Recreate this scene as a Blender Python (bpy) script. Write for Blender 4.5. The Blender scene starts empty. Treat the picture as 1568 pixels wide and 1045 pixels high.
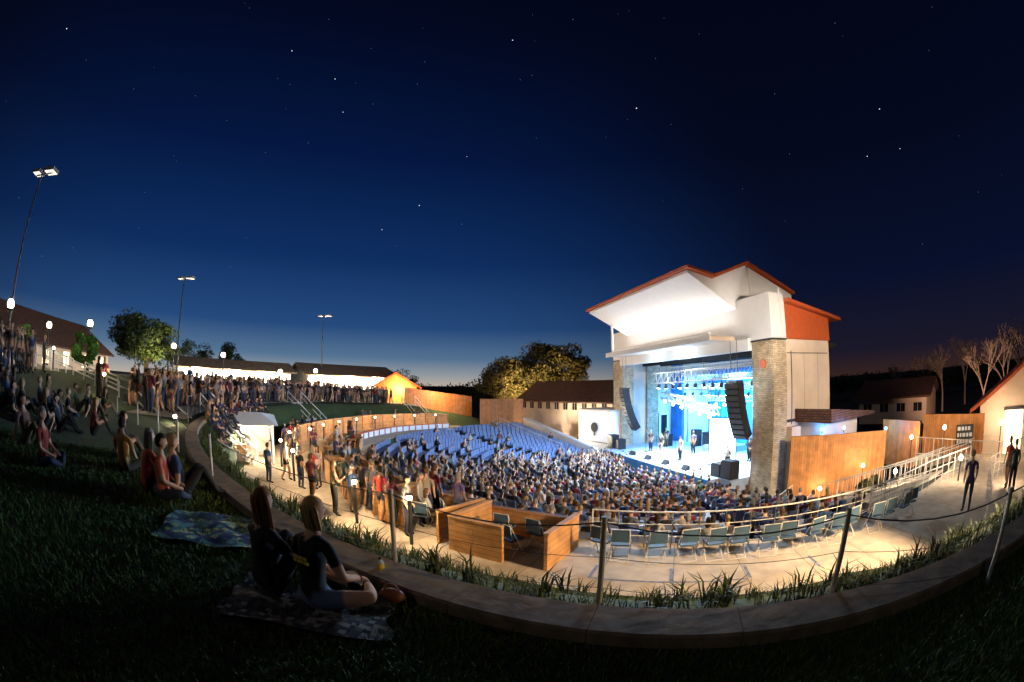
import bpy, math, random
import numpy as np
from mathutils import Matrix, Vector
random.seed(7); rng=np.random.default_rng(7)
sc=bpy.context.scene
sc.view_settings.view_transform='Standard'; sc.view_settings.look='None'; sc.view_settings.exposure=0
# ------------------------------------------------------------------ camera: 15 mm fisheye on the lawn
cd=bpy.data.cameras.new("camera"); cam=bpy.data.objects.new("camera",cd); sc.collection.objects.link(cam); sc.camera=cam
cd.type='PANO'
for t in (cd,getattr(cd,'cycles',None)):
    try: t.panorama_type='FISHEYE_EQUISOLID'; t.fisheye_lens=15.0; t.fisheye_fov=math.radians(230)
    except Exception: pass
cd.sensor_width=36; cd.sensor_height=24; cd.clip_end=5000; cd.clip_start=0.05
cam.location=(0,0,7); cam.rotation_euler=(math.radians(96),0,0)

CX,CY=12.1,30.2
def pol(R,phi):               # bowl polar coordinates (stage front centre = origin)
    a=math.radians(192.7+phi); return (CX+R*math.cos(a),CY+R*math.sin(a))
def sv(az,D):                 # survey bearing/distance from the tripod station
    a=math.radians(az); return (D*math.sin(a),D*math.cos(a))
def RP(x,y):
    dx,dy=x-CX,y-CY; p=(math.degrees(math.atan2(dy,dx))-192.7+180)%360-180
    return math.hypot(dx,dy),p
def rim(p): return float(np.interp(p,[-180,-95,-80,-67,-50,-20,70,82,95,180],[.5,.5,1.0,3.0,4.6,5.1,5.1,4.2,2.8,1.0]))
def plo(p): return float(np.interp(p,[-180,-85,-67,-50,-30,115,150,180],[.4,.4,2.0,2.5,2.7,2.7,1.2,.4]))
def Rp(p): return float(np.interp(p,[-70,-50,18,30,41,48,66,80,95],[25,28,28.4,26.8,25.3,24.8,24.8,26.5,29.4]))
def ss(x): x=min(1,max(0,x)); return x*x*(3-2*x)
def H(R,p):
    pl=plo(p)
    if R<21.6:
        if abs(p)<76: return max(0,(R-8)/13.5)*(pl-.7)-.3 if R>8 else 0
        return (pl if abs(p)<120 else .4)*ss((R-15)/6.4)
    rp=Rp(p)
    if R<rp: return pl
    r=rim(p)
    if R<29.5: return pl+(r-pl)*ss((R-rp)/(29.5-rp))*.96
    h=r+.12*min(1,(R-29.5)/2)
    f=float(np.interp(p,[-60,-35,40,52],[0,1,1,0]))
    h+=f*(.3*ss((R-31)/5)+1.1*ss((R-34)/6))
    if R>70: h+= (3.0-h)*ss((R-70)/60)
    return h
def Hxy(x,y): return H(*RP(x,y))

# ------------------------------------------------------------------ materials
def mat(name,col,rough=.8,noise=.0,nscale=5.,bump=0.,metal=0.,emit=None,estr=0.,col2=None,big=0.):
    m=bpy.data.materials.new(name); m.use_nodes=True; n=m.node_tree; b=n.nodes['Principled BSDF']
    b.inputs['Base Color'].default_value=(*col,1); b.inputs['Roughness'].default_value=rough; b.inputs['Metallic'].default_value=metal
    if emit: b.inputs['Emission Color'].default_value=(*emit,1); b.inputs['Emission Strength'].default_value=estr
    if noise or bump:
        tc=n.nodes.new('ShaderNodeTexCoord')
        t=n.nodes.new('ShaderNodeTexNoise'); t.inputs['Scale'].default_value=nscale; t.inputs['Detail'].default_value=6
        n.links.new(tc.outputs['Object'],t.inputs['Vector'])
        r=n.nodes.new('ShaderNodeValToRGB'); n.links.new(t.outputs['Fac'],r.inputs['Fac'])
        c2=col2 or tuple(c*(1-noise) for c in col); r.color_ramp.elements[0].position=.35; r.color_ramp.elements[1].position=.65
        r.color_ramp.elements[0].color=(*c2,1); r.color_ramp.elements[1].color=(*col,1)
        src=r.outputs['Color']
        if big:
            t2=n.nodes.new('ShaderNodeTexNoise'); t2.inputs['Scale'].default_value=.35; t2.inputs['Detail'].default_value=4; n.links.new(tc.outputs['Object'],t2.inputs['Vector'])
            mr=n.nodes.new('ShaderNodeMapRange'); mr.inputs['From Min'].default_value=.3; mr.inputs['From Max'].default_value=.7; mr.inputs['To Min'].default_value=1-big; mr.inputs['To Max'].default_value=1+big*.4; n.links.new(t2.outputs['Fac'],mr.inputs['Value'])
            mx=n.nodes.new('ShaderNodeVectorMath'); mx.operation='SCALE'; n.links.new(src,mx.inputs[0]); n.links.new(mr.outputs[0],mx.inputs['Scale']); src=mx.outputs[0]
        n.links.new(src,b.inputs['Base Color'])
        if bump:
            bp=n.nodes.new('ShaderNodeBump'); bp.inputs['Strength'].default_value=bump; bp.inputs['Distance'].default_value=.05
            n.links.new(t.outputs['Fac'],bp.inputs['Height']); n.links.new(bp.outputs['Normal'],b.inputs['Normal'])
    return m
def brickmat(name,c1,c2,mortar,bw,bh,ms=.02,rough=.85,bump=.5,rot=None,warp=0.):
    m=bpy.data.materials.new(name); m.use_nodes=True; n=m.node_tree; b=n.nodes['Principled BSDF']; b.inputs['Roughness'].default_value=rough
    ge=n.nodes.new('ShaderNodeNewGeometry'); cr=n.nodes.new('ShaderNodeVectorMath'); cr.operation='CROSS_PRODUCT'; cr.inputs[1].default_value=(0,0,1); n.links.new(ge.outputs['True Normal'],cr.inputs[0])
    nm=n.nodes.new('ShaderNodeVectorMath'); nm.operation='NORMALIZE'; n.links.new(cr.outputs[0],nm.inputs[0])
    dt=n.nodes.new('ShaderNodeVectorMath'); dt.operation='DOT_PRODUCT'; n.links.new(ge.outputs['Position'],dt.inputs[0]); n.links.new(nm.outputs[0],dt.inputs[1])
    sp=n.nodes.new('ShaderNodeSeparateXYZ'); n.links.new(ge.outputs['Position'],sp.inputs[0]); cb=n.nodes.new('ShaderNodeCombineXYZ')
    if rot: n.links.new(sp.outputs['Z'],cb.inputs['X']); n.links.new(dt.outputs['Value'],cb.inputs['Y'])
    else: n.links.new(dt.outputs['Value'],cb.inputs['X']); n.links.new(sp.outputs['Z'],cb.inputs['Y'])
    vec=cb.outputs[0]
    nz=n.nodes.new('ShaderNodeTexNoise'); nz.inputs['Scale'].default_value=2.5; nz.inputs['Detail'].default_value=5; n.links.new(ge.outputs['Position'],nz.inputs['Vector'])
    if warp:
        sc_=n.nodes.new('ShaderNodeVectorMath'); sc_.operation='SCALE'; sc_.inputs['Scale'].default_value=warp; n.links.new(nz.outputs['Color'],sc_.inputs[0]); ad=n.nodes.new('ShaderNodeVectorMath'); n.links.new(vec,ad.inputs[0]); n.links.new(sc_.outputs[0],ad.inputs[1]); vec=ad.outputs[0]
    t=n.nodes.new('ShaderNodeTexBrick'); t.inputs['Scale'].default_value=1; t.inputs['Brick Width'].default_value=bw; t.inputs['Row Height'].default_value=bh
    t.inputs['Mortar Size'].default_value=ms; t.inputs['Color1'].default_value=(*c1,1); t.inputs['Color2'].default_value=(*c2,1); t.inputs['Mortar'].default_value=(*mortar,1)
    n.links.new(vec,t.inputs['Vector'])
    mr=n.nodes.new('ShaderNodeMapRange'); mr.inputs['From Min'].default_value=.3; mr.inputs['From Max'].default_value=.7; mr.inputs['To Min'].default_value=.7; mr.inputs['To Max'].default_value=1.2; n.links.new(nz.outputs['Fac'],mr.inputs['Value'])
    mx=n.nodes.new('ShaderNodeVectorMath'); mx.operation='SCALE'; n.links.new(t.outputs['Color'],mx.inputs[0]); n.links.new(mr.outputs[0],mx.inputs['Scale'])
    n.links.new(mx.outputs[0],b.inputs['Base Color'])
    bp=n.nodes.new('ShaderNodeBump'); bp.inputs['Strength'].default_value=bump; bp.inputs['Distance'].default_value=.03; n.links.new(t.outputs['Fac'],bp.inputs['Height']); bp.invert=True
    n.links.new(bp.outputs['Normal'],b.inputs['Normal']); return m
def attrmat(name,rough=.8):
    m=bpy.data.materials.new(name); m.use_nodes=True; n=m.node_tree; b=n.nodes['Principled BSDF']; b.inputs['Roughness'].default_value=rough
    a=n.nodes.new('ShaderNodeAttribute'); a.attribute_name='Col'; n.links.new(a.outputs['Color'],b.inputs['Base Color'])
    b.inputs['Specular IOR Level'].default_value=.2
    return m
M={}
M['grass']=mat('grass',(.042,.080,.02),.95,.6,9,.8,big=.4)
M['dark_ground']=mat('dark_brown_ground',(.05,.045,.03),.95,.5,3,.4,big=.4)  # darker brown ground colour behind the stage and far out
M['conc']=mat('concrete',(.54,.45,.34),.85,.22,2.6,.15,big=.3)
M['tier']=mat('terrace_concrete',(.34,.30,.27),.9,.3,2,.1,big=.3)
M['curb']=mat('curb_concrete',(.27,.19,.115),.9,.45,6,.3,big=.4)
M['wood']=brickmat('wood_planks',(.58,.30,.11),(.48,.23,.075),(.2,.09,.03),4.0,.15,.006,.55,.25)
M['woodv']=brickmat('vertical_wood_boards',(.52,.21,.05),(.42,.16,.04),(.17,.07,.02),6.0,.16,.006,.55,.3,rot=True)
M['plaster']=mat('cream_plaster',(.68,.53,.40),.9,.10,1.2,.1,big=.15)
M['white']=mat('white_plaster',(.78,.75,.72),.8,.05,2,.05)
M['stone']=brickmat('stacked_stone',(.60,.46,.30),(.42,.31,.18),(.24,.18,.11),.30,.10,.012,.95,.7,warp=.18)
M['red']=mat('terracotta_paint',(.50,.09,.02),.6,.15,3,.05)
M['tile']=brickmat('clay_roof_tile',(.17,.07,.04),(.10,.045,.03),(.03,.015,.01),.3,.14,.02,.8,.8)
M['ltile']=brickmat('pale_roof_tile',(.45,.32,.2),(.35,.24,.15),(.1,.06,.04),.3,.14,.02,.8,.8)
M['metal']=mat('galvanised_metal',(.36,.35,.32),.5,.25,8,0,.5)
M['rail']=mat('painted_rail',(.62,.58,.50),.5,.15,8)
M['dark']=mat('dark_metal',(.03,.03,.033),.5,.2,8)
M['black']=mat('black_fabric',(.012,.012,.014),.9,.3,8)
M['joint']=mat('joint_sealant',(.16,.13,.10),.9,.3,8)
M['blue']=mat('blue_stage_cloth',(.06,.26,.60),.8,.35,.8,.2)
M['seat']=mat('blue_seat_plastic',(.15,.19,.31),.5,.2,3)
M['chair']=mat('chair_fabric',(.04,.09,.14),.7,.3,6)
M['deck']=mat('stage_deck',(.34,.40,.48),.4,.2,2)
M['paint']=mat('blue_grey_road_paint',(.20,.23,.32),.8,.5,9)
M['bark']=mat('bark',(.09,.06,.04),.95,.4,6,.5)
M['pbark']=mat('pale_bark',(.26,.19,.14),.95,.3,6,.3)
M['glass']=mat('dark_window',(.02,.02,.025),.1,.1,4)
def em(name,c,s): return mat(name,(.8,.8,.8),.5,emit=c,estr=s)
M['ew']=em('warm_lamp',(1,.80,.5),26); M['ec']=em('cool_lamp',(.8,.92,1),30); M['eb']=em('blue_lamp',(.05,.35,1),10)
M['scr']=em('led_screen',(.70,.94,1),5.0); M['ewin']=em('lit_window',(1,.75,.4),3.2)
M['col']=attrmat('people_cloth_and_skin'); M['leaf']=attrmat('leaf',.7)

# ------------------------------------------------------------------ mesh builder
class MB:
    def __init__(s): s.v=[];s.f=[];s.m=[];s.mats=[];s.T=Matrix.Identity(4);s.sm=[]
    def mi(s,k):
        if k not in s.mats: s.mats.append(k)
        return s.mats.index(k)
    def add(s,vs,fs,k,sm=False):
        b=len(s.v); s.v+= [tuple(s.T@Vector(v)) for v in vs]; i=s.mi(k)
        for f in fs: s.f.append([b+x for x in f]); s.m.append(i); s.sm.append(sm)
    def box(s,x0,x1,y0,y1,z0,z1,k):
        s.add([(x0,y0,z0),(x1,y0,z0),(x1,y1,z0),(x0,y1,z0),(x0,y0,z1),(x1,y0,z1),(x1,y1,z1),(x0,y1,z1)],
              [(0,3,2,1),(4,5,6,7),(0,1,5,4),(1,2,6,5),(2,3,7,6),(3,0,4,7)],k)
    def tube(s,a,b,r,k,n=8,r2=None):
        a=Vector(a);b=Vector(b);d=(b-a)
        if d.length<1e-6: return
        d.normalize(); q=d.to_track_quat('Z','Y'); r2=r if r2 is None else r2
        vs=[];
        for i in range(n):
            c=Vector((math.cos(2*math.pi*i/n),math.sin(2*math.pi*i/n),0)); vs.append(a+q@(c*r))
        for i in range(n):
            c=Vector((math.cos(2*math.pi*i/n),math.sin(2*math.pi*i/n),0)); vs.append(b+q@(c*r2))
        s.add(vs,[(i,(i+1)%n,n+(i+1)%n,n+i) for i in range(n)],k,True)
        s.add(vs,[tuple(range(n))[::-1],tuple(range(n,2*n))],k)
    def ball(s,c,r,k,n=10,sc=(1,1,1)):
        vs=[(c[0],c[1],c[2]+r*sc[2])];m=n//2
        for j in range(1,m):
            t=math.pi*j/m
            for i in range(n):
                p=2*math.pi*i/n; vs.append((c[0]+r*sc[0]*math.sin(t)*math.cos(p),c[1]+r*sc[1]*math.sin(t)*math.sin(p),c[2]+r*sc[2]*math.cos(t)))
        vs.append((c[0],c[1],c[2]-r*sc[2])); L=len(vs)-1; fs=[]
        for i in range(n): fs.append((0,1+i,1+(i+1)%n)); fs.append((L,L-n+(i+1)%n,L-n+i))
        for j in range(m-2):
            for i in range(n): a=1+j*n; fs.append((a+i,a+n+i,a+n+(i+1)%n,a+(i+1)%n))
        s.add(vs,fs,k,True)
    def extr(s,prof,y0,y1,k,kend=None):
        n=len(prof); vs=[(x,y0,z) for x,z in prof]+[(x,y1,z) for x,z in prof]
        s.add(vs,[(i,(i+1)%n,n+(i+1)%n,n+i) for i in range(n)],k); s.add(vs,[tuple(range(n))[::-1],tuple(range(n,2*n))],kend or k)
    def sweep(s,prof,p0,p1,k,step=1.5,zf=None,closed=True):
        n=max(1,int(round((p1-p0)/step))); m=len(prof); vs=[]
        for i in range(n+1):
            p=p0+(p1-p0)*i/n
            for R,z in prof:
                RR=R(p) if callable(R) else R
                x,y=pol(RR,p); vs.append((x,y,z+(zf(p) if zf else 0)))
        fs=[]; e=m if closed else m-1
        for i in range(n):
            for j in range(e): a=i*m+j;b=i*m+(j+1)%m; fs.append((a,b,b+m,a+m))
        s.add(vs,fs,k)
        if closed: s.add(vs,[tuple(range(m)),tuple(range(n*m,n*m+m))[::-1]],k)
    def obj(s,name,parent=None,loc=None,rot=None,bevel=0):
        me=bpy.data.meshes.new(name); me.from_pydata(s.v,[],s.f)
        for k in s.mats: me.materials.append(M[k])
        me.polygons.foreach_set('material_index',s.m); me.polygons.foreach_set('use_smooth',s.sm); me.update()
        o=bpy.data.objects.new(name,me); sc.collection.objects.link(o)
        if parent: o.parent=parent
        if loc: o.location=loc
        if rot is not None: o.rotation_euler=(0,0,rot)
        if bevel:
            b=o.modifiers.new('b','BEVEL'); b.width=bevel; b.segments=2; b.limit_method='ANGLE'
        return o
def trimesh(name,V,T,C,matk,smooth=True):
    me=bpy.data.meshes.new(name); V=np.asarray(V,np.float32); T=np.asarray(T,np.int32)
    me.vertices.add(len(V)); me.vertices.foreach_set('co',V.ravel())
    me.loops.add(len(T)*3); me.loops.foreach_set('vertex_index',T.ravel())
    me.polygons.add(len(T)); me.polygons.foreach_set('loop_start',np.arange(0,len(T)*3,3,dtype=np.int32)); 
    try: me.polygons.foreach_set('loop_total',np.full(len(T),3,np.int32))
    except Exception: pass
    me.polygons.foreach_set('use_smooth',np.full(len(T),smooth)); me.update(calc_edges=True)
    a=me.color_attributes.new('Col','FLOAT_COLOR','POINT'); C=np.asarray(C,np.float32); C=np.concatenate([C,np.ones((len(C),1),np.float32)],1)
    a.data.foreach_set('color',C.ravel()); me.materials.append(M[matk]); me.validate()
    o=bpy.data.objects.new(name,me); sc.collection.objects.link(o); return o
def empty(name,loc=(0,0,0),rot=0):
    o=bpy.data.objects.new(name,None); sc.collection.objects.link(o); o.location=loc; o.rotation_euler=(0,0,rot); return o
def light(name,kind,loc,power,col=(1,1,1),size=.2,target=None,angle=60,parent=None,blend=.6,size_y=None):
    l=bpy.data.lights.new(name,kind); l.energy=power; l.color=col
    if kind=='AREA':
        l.size=size
        if size_y: l.shape='RECTANGLE'; l.size_y=size_y
    elif kind=='SUN': l.angle=size
    else: l.shadow_soft_size=size
    if kind=='SPOT': l.spot_size=math.radians(angle); l.spot_blend=blend
    o=bpy.data.objects.new(name,l); sc.collection.objects.link(o); o.location=loc
    if target: o.rotation_euler=(Vector(target)-Vector(loc)).to_track_quat('-Z','Y').to_euler()
    if parent: o.parent=parent
    return o

# ------------------------------------------------------------------ terrain
Rs=[0,3,6,8,10,13,16,19,21.5,21.61,22.5]+[23+.5*i for i in range(13)]+[29.5,29.8,30.3,30.8,31.5,32.3,33,34,35,36,37,38,39,40,41,43,46,50,56,63,70,80,95,115,140,200,300,500,900,1600]
st=1.5; NP=int(360/st); vs=[];fa=[];fb=[]
for R in Rs:
    for i in range(NP):
        p=-180+i*st; x,y=pol(R,p); vs.append((x,y,H(R,p)))
for j in range(len(Rs)-1):
    for i in range(NP):
        a=j*NP+i;b=j*NP+(i+1)%NP; p=-180+i*st
        (fb if (abs(p)>78 and Rs[j]<200) or Rs[j]>=50 else fa).append((a,a+NP,b+NP,b))
g=MB(); g.add(vs,fa,'grass',True); i0=g.mi('dark_ground')
for f in fb: g.f.append(list(f)); g.m.append(i0); g.sm.append(True)
g.obj('ground')
c=MB(); c.sweep([(21.6,.03),(lambda p:Rp(p)-.05,.03)],-70,112.5,'conc',zf=plo,closed=False); c.obj('plaza_pavement')
c=MB(); c.sweep([(0.01,.02),(8.6,.02)],-90,90,'tier',closed=False); c.sweep([(9,.025),(15.2,.025)],76,140,'tier',closed=False); c.obj('pit_floor')
NR=15
def rowR(i): return 8.6+.87*i
def rowz(i): return .04+.14*i
c=MB(); prof=[]
for i in range(NR): prof+= [(rowR(i),rowz(i)),(rowR(i+1),rowz(i))]
prof+=[(rowR(NR),2.74),(21.75,2.74),(21.75,1),(8.6,-.3)]
c.sweep(prof[::-1],-72,76,'tier',1.5); c.obj('seating_terraces')
c=MB(); c.sweep([(30.4,.06),(33.5,.16)],-50,22,'conc',zf=lambda p:rim(p)+.1,closed=False); c.obj('upper_walkway')
c=MB(); 
for i in range(0,30):
    p0=18+i*2.15; c.sweep([(29.52,-.5),(29.93,-.5),(29.95,.13),(29.93,.15),(29.54,.15),(29.52,.13)],p0,p0+2.14,'curb',.6,zf=rim)
c.obj('concrete_curb')
c=MB()
for p in np.arange(51.5,66,4.3):
    c.sweep([(23.3,.034+2.7),(24.0,.034+2.7)],p,p+.2,'paint',.2,closed=False)
c.sweep([(24.0,.036+2.7),(24.07,.036+2.7)],51.5,60,'paint',1,closed=False); c.obj('painted_markings')
c=MB()
for p in np.arange(-60,110,4.0): c.sweep([(21.7,.033),(lambda q:Rp(q)-.1,.033)],p,p+.04,'joint',.1,zf=plo,closed=False)
c.obj('pavement_joints')

# ------------------------------------------------------------------ fence along the curb
f=MB()
pts=[sv(84,7.5),sv(73,4.0),sv(47.8,3.5),sv(12.8,3.33),sv(-16.6,4.2),sv(-41.6,7.9),sv(-46.2,11.0),sv(-49.0,12.7),sv(-52,15.5),sv(-55,18.5)]; prev=None
for (x,y) in pts:
    zb=min(Hxy(x,y),5.05)-.05
    f.tube((x,y,zb-.3),(x,y,zb+1.0),.026,'metal',10); f.box(x-.05,x+.05,y-.05,y+.05,zb+.02,zb+.06,'metal')
    top=Vector((x,y,zb+.95))
    if prev is not None:
        for dz,r in ((0,.007),(-.32,.003),(-.62,.003)):
            for k in range(6):
                t0,t1=k/6,(k+1)/6
                def q(t): 
                    v=prev.lerp(top,t); return (v.x,v.y,v.z+dz-.10*4*t*(1-t)*(1 if dz==0 else .3))
                f.tube(q(t0),q(t1),r,'dark',5)
    prev=top
f.obj('cable_fence')

def railing(name,path,h=1.0,bars=(1.0,.66,.33),r=.03,sp=1.4,k='rail'):
    m=MB(); P=[Vector(p) for p in path]
    for a,b in zip(P[:-1],P[1:]):
        for t in bars: m.tube(a+Vector((0,0,h*t)),b+Vector((0,0,h*t)),r if t==1.0 else r*.55,k,6)
        n=max(1,int((b-a).length/sp))
        for i in range(n+1):
            q=a.lerp(b,i/n); m.tube(q,q+Vector((0,0,h)),r*.9,k,6)
    return m.obj(name)
def arc(R,p0,p1,z,n=20): return [(*pol(R,p0+(p1-p0)*i/n),z if not callable(z) else z(p0+(p1-p0)*i/n)) for i in range(n+1)]
railing('terrace_guard_rail',arc(21.95,50.2,76,2.73,14),sp=1.2,r=.022)
railing('upper_rim_rail',arc(30.1,-48,24,lambda p:rim(p)+.1,40),sp=1.8,r=.016,k='dark')
railing('far_aisle_rail',[(*pol(12,-73),.5),(*pol(21,-73),2.4)],r=.035)
railing('far_aisle_rail',[(*pol(12,-64),.5),(*pol(21.5,-64),2.4)],r=.035)
def stairs(name,phi,Ra,Rb,w=1.8):
    m=MB(); n=14; za,zb=plo(phi),rim(phi)+.12
    for i in range(n):
        R0=Ra+(Rb-Ra)*i/n; R1=Ra+(Rb-Ra)*(i+1)/n; dp=math.degrees(w/2/R0)
        m.sweep([(R0,za-.3),(R1,za-.3),(R1,za+(zb-za)*(i+1)/n),(R0,za+(zb-za)*(i+1)/n)],phi-dp,phi+dp,'conc',dp)
    for sd in (-1,1):
        dp=math.degrees(w/2/27)*sd
        a=Vector((*pol(Ra-.2,phi+dp),za));b=Vector((*pol(Rb+.2,phi+dp),zb))
        for hh in (.95,.5): m.tube(a+Vector((0,0,hh)),b+Vector((0,0,hh)),.04,'white',6)
        for t in (0,.33,.66,1): q=a.lerp(b,t); m.tube(q,q+Vector((0,0,.95)),.03,'white',6)
    m.obj(name)
stairs('concrete_stairs',-17,27.6,30.4); stairs('concrete_stairs',-50,27.4,30.2); stairs('concrete_stairs',12,28,30.4)
def flight(name,a,b,w=1.5,n=12):
    a=Vector(a);b=Vector(b); d=(b-a); dh=Vector((d.x,d.y,0)).normalized(); s=Vector((-dh.y,dh.x,0)); m=MB()
    for i in range(n):
        p=a.lerp(b,i/n);q=a.lerp(b,(i+1)/n); z=p.z
        A=p-s*w/2;B=p+s*w/2;Cc=Vector((q.x,q.y,0))+s*w/2;Dd=Vector((q.x,q.y,0))-s*w/2
        v=[(A.x,A.y,z),(B.x,B.y,z),(Cc.x,Cc.y,z),(Dd.x,Dd.y,z)]; v+=[(x,y,b.z-.6) for x,y,_ in v]
        m.add(v,[(0,1,2,3),(7,6,5,4),(0,4,5,1),(1,5,6,2),(2,6,7,3),(3,7,4,0)],'conc')
    for sd in (-1,1):
        A=a+s*w/2*sd;B=b+s*w/2*sd
        for hh in (.95,.5): m.tube(A+Vector((0,0,hh)),B+Vector((0,0,hh)),.045,'white',6)
        for t in (0,.25,.5,.75,1): q=A.lerp(B,t); m.tube(q+Vector((0,0,-.2)),q+Vector((0,0,.95)),.035,'white',6)
    m.obj(name)
flight('garden_steps',(-18.0,14.6,5.35),(-10.6,12.6,3.2))
flight('garden_steps',(-22.6,12.6,6.3),(-19.5,14.2,5.5)); flight('garden_steps',(-25,10.6,6.9),(-23.3,12.2,6.4))

# ------------------------------------------------------------------ terrace walls
w=MB(); w.sweep([(26.7,0),(26.95,0),(26.95,1.3),(26.7,1.3)],-56,0,'wood',1.5,zf=plo); w.sweep([(26.62,1.301),(27.03,1.301),(27.03,1.37),(26.62,1.37)],-56,0,'wood',1.5,zf=plo)
for p in np.arange(-56,0,3.5): w.sweep([(26.63,.01),(26.695,.01),(26.695,1.3),(26.63,1.3)],p,p+.25,'woodv',.25,zf=plo)
w.obj('curved_wood_wall')
w=MB(); w.sweep([(23.5,-.9),(23.75,-.9),(23.75,.45),(23.5,.45)],-50,-5,'white',1.5,zf=plo)
w.sweep([(23.45,.46),(23.8,.46),(23.8,.52),(23.45,.52)],-50,-5,'red',1.5,zf=plo)
for p in np.arange(-50,-4.9,2.5): w.sweep([(23.42,-.3),(23.49,-.3),(23.49,.45),(23.42,.45)],p,p+.18,'red',.18,zf=plo)
w.obj('curved_white_wall')
w=MB()
w.sweep([(9,-.2),(21.5,-.2),(21.5,3.3),(15,2.2),(9,1.2)],-74.5,-72.5,'white',1); w.obj('side_retaining_wall')

# ------------------------------------------------------------------ seats
seat=MB(); 
def add_seat(R,p,z):
    x,y=pol(R,p); a=math.radians(192.7+p); seat.T=Matrix.Translation((x,y,z))@Matrix.Rotation(a,4,'Z')
    seat.box(-.22,.20,-.23,.23,.40,.46,'seat'); seat.box(.19,.24,-.23,.23,.46,.86,'seat'); seat.box(-.02,.04,-.2,.2,0,.4,'dark')
P_seat=[] 
for i in range(NR):
    R=rowR(i)+.45; dp=math.degrees(.56/R); p=-70
    while p<75:
        aisle=min(abs(p-a) for a in (-45,-18,10,38,62))<math.degrees(.62/R)
        if not aisle:
            P_seat.append((R,p,rowz(i)))
            add_seat(R,p,rowz(i))
        p+=dp
seat.obj('stadium_seats')

# ------------------------------------------------------------------ people
def skinned(J,bones,sub,root='pelvis'):
    names=list(J); idx={n:i for i,n in enumerate(names)}
    me=bpy.data.meshes.new('t'); me.from_pydata([J[n][0] for n in names],[(idx[a],idx[b]) for a,b,_ in bones],[])
    o=bpy.data.objects.new('t',me); sc.collection.objects.link(o)
    o.modifiers.new('s','SKIN')
    d=me.skin_vertices[0].data
    for n,i in idx.items():
        r=J[n][1]; d[i].radius=(r,r) if not isinstance(r,tuple) else r; d[i].use_root=(n==root)
    o.modifiers['s'].use_smooth_shade=True
    if sub: ms=o.modifiers.new('u','SUBSURF'); ms.levels=sub; ms.render_levels=sub
    dg=bpy.context.evaluated_depsgraph_get(); e=o.evaluated_get(dg); m=e.to_mesh()
    V=np.array([v.co[:] for v in m.vertices]); T=[]
    for p in m.polygons:
        q=list(p.vertices)
        for k in range(1,len(q)-1): T.append((q[0],q[k],q[k+1]))
    e.to_mesh_clear(); bpy.data.objects.remove(o); bpy.data.meshes.remove(me)
    L=np.zeros(len(V),int); best=np.full(len(V),1e9)
    for a,b,l in bones:
        A=np.array(J[a][0]);B=np.array(J[b][0]); ab=B-A; t=np.clip(((V-A)@ab)/max(1e-9,ab@ab),0,1); dd=np.linalg.norm(V-(A+t[:,None]*ab),axis=1)
        mk=dd<best; best[mk]=dd[mk]; L[mk]=l
    return V,np.array(T),L
def head(c,yaw,pitch,longhair,hi):
    n=18 if hi else 10; m=12 if hi else 7; V=[];L=[]
    for j in range(m+1):
        t=math.pi*j/m
        for i in range(n):
            p=2*math.pi*i/n; d=np.array([math.sin(t)*math.cos(p),math.sin(t)*math.sin(p),math.cos(t)])
            x,y,z=d[0]*.076,d[1]*.094,d[2]*.118
            if z<0: x*=1-.28*(-d[2]); y*=1-.1*(-d[2])
            hair=(d[1]<.25 and d[2]>-.55) or d[2]>.5
            if hair: x*=1.12;y*=1.1;z*=1.08
            if (not hair) and d[1]>.9 and -.35<d[2]<.1: y+=.018*(1-abs(d[0])*2.2)
            V.append((x,y,z)); L.append(3 if hair else 0)
    T=[]
    for j in range(m):
        for i in range(n):
            a=j*n+i;b=j*n+(i+1)%n; T+=[(a,a+n,b+n),(a,b+n,b)]
    def blob(cx,cy,cz,rx,ry,rz,lab,nn=8):
        b=len(V); mm=max(4,nn//2+1)
        for j in range(mm+1):
            t=math.pi*j/mm
            for i in range(nn):
                p=2*math.pi*i/nn; V.append((cx+rx*math.sin(t)*math.cos(p),cy+ry*math.sin(t)*math.sin(p),cz+rz*math.cos(t))); L.append(lab)
        for j in range(mm):
            for i in range(nn):
                a=b+j*nn+i;bb=b+j*nn+(i+1)%nn; T.append((a,a+nn,bb+nn)); T.append((a,bb+nn,bb))
    if hi:
        for sx in (-1,1):
            blob(.028*sx,.083,.008,.012,.008,.008,4); blob(.078*sx,.0,-.01,.012,.02,.03,0)
        blob(0,.083,-.052,.022,.008,.007,5); blob(0,.096,-.02,.011,.014,.018,0)
    if longhair:
        if hi:
            for k in range(54):
                a=math.pi*(.95+1.10*(k/53)) ; rr=random.uniform(.9,1.1); x=.078*math.cos(a)*1.10*rr; y=.078*math.sin(a)*rr-.012
                dz=longhair*random.uniform(.82,1.08)
                blob(x+random.uniform(-.006,.006),y+random.uniform(-.008,.008),-.0-dz/2,.015,.015,dz/2+.07,3 if random.random()<.65 else 6,6)
        else: blob(0,-.045,-.02-longhair/2,.085,.05,longhair/2+.06,3,8)
    V=np.array(V); R=np.array((Matrix.Rotation(yaw,3,'Z')@Matrix.Rotation(-pitch,3,'X'))); V=V@R.T+np.array(c)
    return V,np.array(T),np.array(L)
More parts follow.
